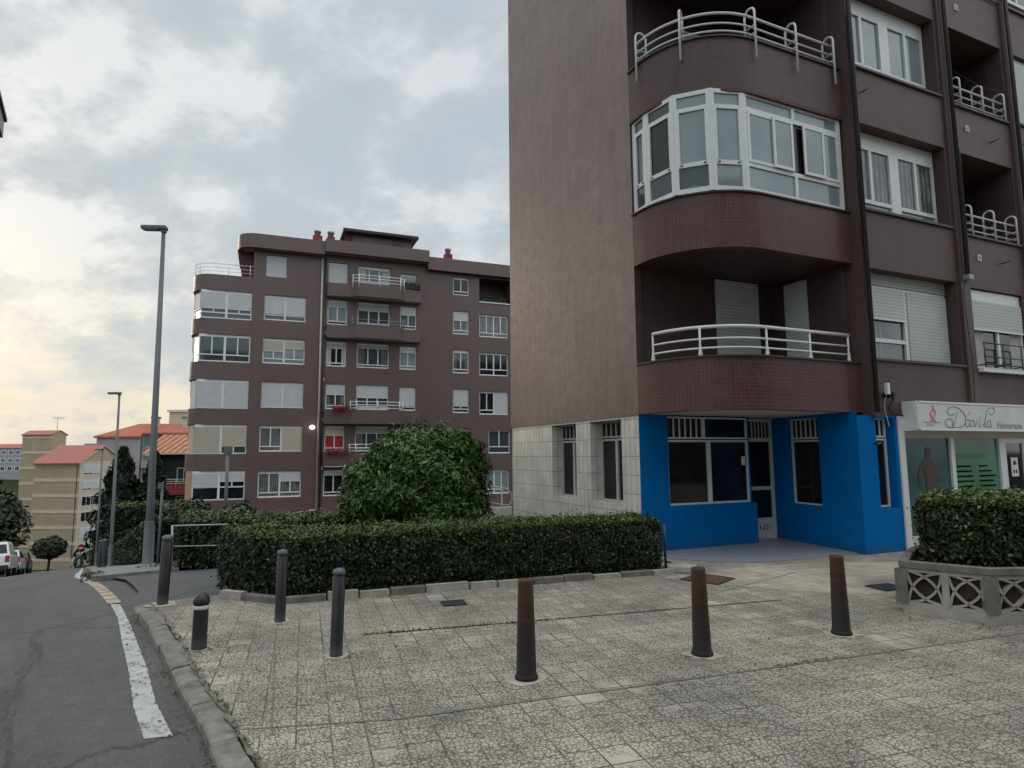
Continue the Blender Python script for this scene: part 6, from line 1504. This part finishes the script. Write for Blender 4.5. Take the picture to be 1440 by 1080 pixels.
pk = car('pickup_truck', 'white pickup truck with red tail lights parked on the left of the street', 'pickup', (-27.8, 34.2, cz(-27.8, 34.2)), hd, 'car_white', 5.2, 1.9,
    [(-2.6,.5), (-2.6,1.08), (1.1,1.1), (1.25,1.08), (2.45,.98), (2.6,.8), (2.6,.42), (-2.5,.38)], [(-2.5,1.07), (-2.25,1.75), (-.2,1.80), (.4,1.76), (1.25,1.07)], 1.07,
    [('side', [(-2.1,1.15), (-1.98,1.62), (-.95,1.66), (-.95,1.15)]), ('side', [(-.8,1.15), (-.8,1.67), (.3,1.66), (.95,1.15)]), ('rear', ((-2.46,1.16), (-2.29,1.62))), ('front', ((1.2,1.1), (.48,1.70)))])
hb = car('parked_car', 'small white hatchback parked just beyond the white pickup', 'car', (-30.55, 38.6, cz(-30.55, 38.6)), hd, 'car_white', 4.0, 1.7,
    [(-2.0,.4), (-2.0,.92), (.9,.95), (1.7,.85), (2.0,.66), (2.0,.36), (-1.9,.32)], [(-1.97,.91), (-1.6,1.42), (-.2,1.48), (.2,1.45), (1.05,.91)], .91,
    [('side', [(-1.6,.98), (-1.42,1.34), (-.4,1.38), (-.4,.98)]), ('side', [(-.3,.98), (-.3,1.38), (.15,1.36), (.8,.98)]), ('rear', ((-1.92,1.0), (-1.66,1.36))), ('front', ((1.0,.94), (.27,1.40)))])
dk = copy_tree(hb); dk.location = (-34.3, 44.2, cz(-34.3, 44.2)); dk['label'] = 'dark coloured parked car beyond the small white hatchback'; dk['group'] = hb['group'] = 'cars parked along the street'
for ch in dk.children:
    if ch.name.split('.')[0] in ('body', 'cabin'): ch.data = ch.data.copy(); ch.data.materials[0] = MATS['car_dark']
vn = car('van', 'pale delivery van parked across the far end of the street below the beige block', 'van', (-57.0, 87.0, cz(-57, 87)), hd+R(60), 'cream', 5.0, 1.9,
    [(-2.5,.4), (-2.5,1.15), (1.6,1.15), (2.4,1.0), (2.5,.7), (2.5,.36), (-2.4,.34)], [(-2.48,1.12), (-2.42,2.05), (.9,2.1), (1.3,2.0), (2.1,1.12)], 1.12, [('side', [(.4,1.25), (.4,1.85), (1.2,1.85), (1.65,1.25)]), ('rear', ((-2.46,1.25), (-2.43,1.8))), ('front', ((2.0,1.16), (1.35,1.92)))])
for o in (pk, hb, dk):
    o.rotation_mode = 'XYZ'; o.rotation_euler = (-SL, 0, hd); 
def scooter(label, x, y):
    o = thing('scooter', label, 'scooter', (x, y, cz(x, y)), hd, 'scooters at the end of the street')
    for yy in (-.62, .62): b = MB(lambda a, c_, z, yy=yy: (z, yy+a, .24+c_)); b.lathe([(.12, -.05), (.24, -.045), (.24, .045), (.12, .05)], 'rubber', 14); b.build('wheel', o)
    b = MB(); b.box(-.14, .14, -.75, .1, .35, .72, 'plastic_dark'); b.box(-.15, .15, -.1, .5, .26, .36, 'plastic_dark'); b.face(((-.2,.45,.3),(.2,.45,.3),(.17,.62,.95),(-.17,.62,.95)), 'plastic_dark'); b.build('body', o, .03)
    b = MB(); b.box(-.13, .13, -.72, .05, .73, .80, 'rubber'); b.build('seat', o, .02); b = MB(); b.tube([(-.32,.55,1.08),(.32,.55,1.08)], .02, 'dark_metal', 6); b.tube([(0,.66,.4),(0,.55,1.08)], .03, 'dark_metal', 6); b.build('handlebar', o)
scooter('dark scooter parked at the far end of the street, left one', -49.5, 72.5); scooter('dark scooter parked at the far end of the street, right one', -48.2, 71.6)

# ================================================================== camera, sky, sun
PIT, ROL = .112107, -.00774
c_, s_ = math.cos(PIT), math.sin(PIT); cr, sr = math.cos(ROL), math.sin(ROL)
rt0, up0, fw = Vector((1, 0, 0)), Vector((0, -s_, c_)), Vector((0, c_, s_))
rt = rt0*cr+up0*sr; up = -rt0*sr+up0*cr
cam = bpy.data.cameras.new('camera'); co = bpy.data.objects.new('camera', cam); C.objects.link(co)
cam.sensor_width = 36; cam.lens = 36*880/1440; cam.clip_start = .05; cam.clip_end = 5000
M = Matrix((rt, up, -fw)).transposed().to_4x4(); M.translation = (0, 0, 1.65); co.matrix_world = M; sc.camera = co

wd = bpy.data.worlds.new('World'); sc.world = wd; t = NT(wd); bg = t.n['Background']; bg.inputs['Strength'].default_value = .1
SUNAZ = math.atan2(-.80, .60); SUNEL = R(14)
sky = t.add('ShaderNodeTexSky'); sky.sky_type = 'NISHITA'; sky.sun_disc = False; sky.sun_elevation = SUNEL; sky.sun_rotation = SUNAZ; sky.dust_density = 2.; sky.air_density = 1.2
tc = t.add('ShaderNodeTexCoord'); sep = t.add('ShaderNodeSeparateXYZ', {0: (tc, 0)})
zc = t.math('MAXIMUM', (sep, 2), 0.)
den = t.math('ADD', zc, .42)
px = t.math('DIVIDE', (sep, 0), den); py = t.math('DIVIDE', (sep, 1), den)
cv = t.add('ShaderNodeCombineXYZ', {0: px, 1: py, 2: .37})
rot = t.add('ShaderNodeMapping', {'Vector': cv, 'Rotation': (0, 0, R(24)), 'Scale': (1., 1.15, 1), 'Location': (.6, .25, 0)})
wq = t.add('ShaderNodeTexNoise', {'Vector': rot, 'Scale': 3.2, 'Detail': 4.})
wv = t.add('ShaderNodeVectorMath', {0: (wq, 1), 1: (.30, .30, 0)}, operation='MULTIPLY'); wr = t.add('ShaderNodeVectorMath', {0: rot, 1: wv}, operation='ADD')
n1 = t.add('ShaderNodeTexNoise', {'Vector': rot, 'Scale': 2.6, 'Detail': 6., 'Roughness': .5, 'Distortion': .0})
n2 = t.add('ShaderNodeTexNoise', {'Vector': rot, 'Scale': 7.5, 'Detail': 8., 'Roughness': .62, 'Distortion': .0})
n3 = t.add('ShaderNodeTexNoise', {'Vector': rot, 'Scale': .55, 'Detail': 3.})
pf_ = t.add('ShaderNodeTexVoronoi', {'Vector': wr, 'Scale': 5., 'Smoothness': .8}, feature='SMOOTH_F1')
f = t.math('ADD', t.math('ADD', t.math('MULTIPLY', (n1, 0), .46), t.math('MULTIPLY', (n2, 0), .44)), t.math('MULTIPLY', (pf_, 0), .22))
cloud = t.ramp(f, [(.475, (5.2, 5.75, 6.15)), (.53, (5.8, 6.15, 6.35)), (.57, (6.9, 7.2, 7.3)), (.615, (8.9, 8.95, 8.8))])
blue = t.ramp(t.math('ADD', (n3, 0), t.math('MULTIPLY', (n2, 0), .4)), [(.58, (0, 0, 0)), (.80, (1, 1, 1))])
sky_sc = t.mix(1., (sky, 0), (1.0, 1.0, 1.0), 'MULTIPLY')
gap = t.mix(.35, (5.6, 6.6, 7.7), sky_sc)
c1 = t.mix(t.math('MULTIPLY', blue, .45), cloud, gap)
# warm glow behind the clouds where the sun has sunk low
nrm = t.add('ShaderNodeVectorMath', {0: (tc, 0)}, operation='NORMALIZE')
dt = t.add('ShaderNodeVectorMath', {0: nrm, 1: (-.72, .69, .04)}, operation='DOT_PRODUCT')
az = t.ramp((dt, 1), [(.55, (0, 0, 0)), (.97, (1, 1, 1))])
lowz = t.ramp(zc, [(.0, (1, 1, 1)), (.09, (.75, .75, .75)), (.16, (.28, .28, .28)), (.30, (0, 0, 0))])
bright = t.ramp(f, [(.50, (.12, .12, .12)), (.59, (1, 1, 1))])
wf = t.math('MULTIPLY', t.math('MULTIPLY', az, lowz), bright)
c2 = t.mix(wf, c1, (8.9, 7.9, 5.9))
# unseen sky behind the camera and overhead is boosted to lift facades and ground
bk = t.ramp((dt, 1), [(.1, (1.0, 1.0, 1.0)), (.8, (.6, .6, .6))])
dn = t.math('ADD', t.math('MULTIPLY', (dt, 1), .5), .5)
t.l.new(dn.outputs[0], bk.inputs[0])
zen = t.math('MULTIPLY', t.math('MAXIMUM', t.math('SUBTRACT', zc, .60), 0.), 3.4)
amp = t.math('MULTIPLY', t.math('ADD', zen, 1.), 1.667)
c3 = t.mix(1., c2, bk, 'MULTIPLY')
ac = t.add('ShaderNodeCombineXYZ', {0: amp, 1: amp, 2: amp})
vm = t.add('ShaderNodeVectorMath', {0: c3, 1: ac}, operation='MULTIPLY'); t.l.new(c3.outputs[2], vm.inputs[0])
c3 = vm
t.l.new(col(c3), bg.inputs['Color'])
su = bpy.data.lights.new('sun', 'SUN'); su.energy = .6; su.angle = R(14); su.color = (1., .83, .64)
so = bpy.data.objects.new('sun', su); C.objects.link(so)
sd = Vector((math.sin(SUNAZ)*math.cos(SUNEL), math.cos(SUNAZ)*math.cos(SUNEL), math.sin(SUNEL))); so.rotation_euler = sd.to_track_quat('Z', 'Y').to_euler()
sc.view_settings.view_transform = 'Standard'; sc.view_settings.look = 'None'; sc.view_settings.exposure = 0.; sc.view_settings.gamma = 1.; sc.view_settings.use_curve_mapping = False
sc.cycles.max_bounces = 6; sc.cycles.use_denoising = True
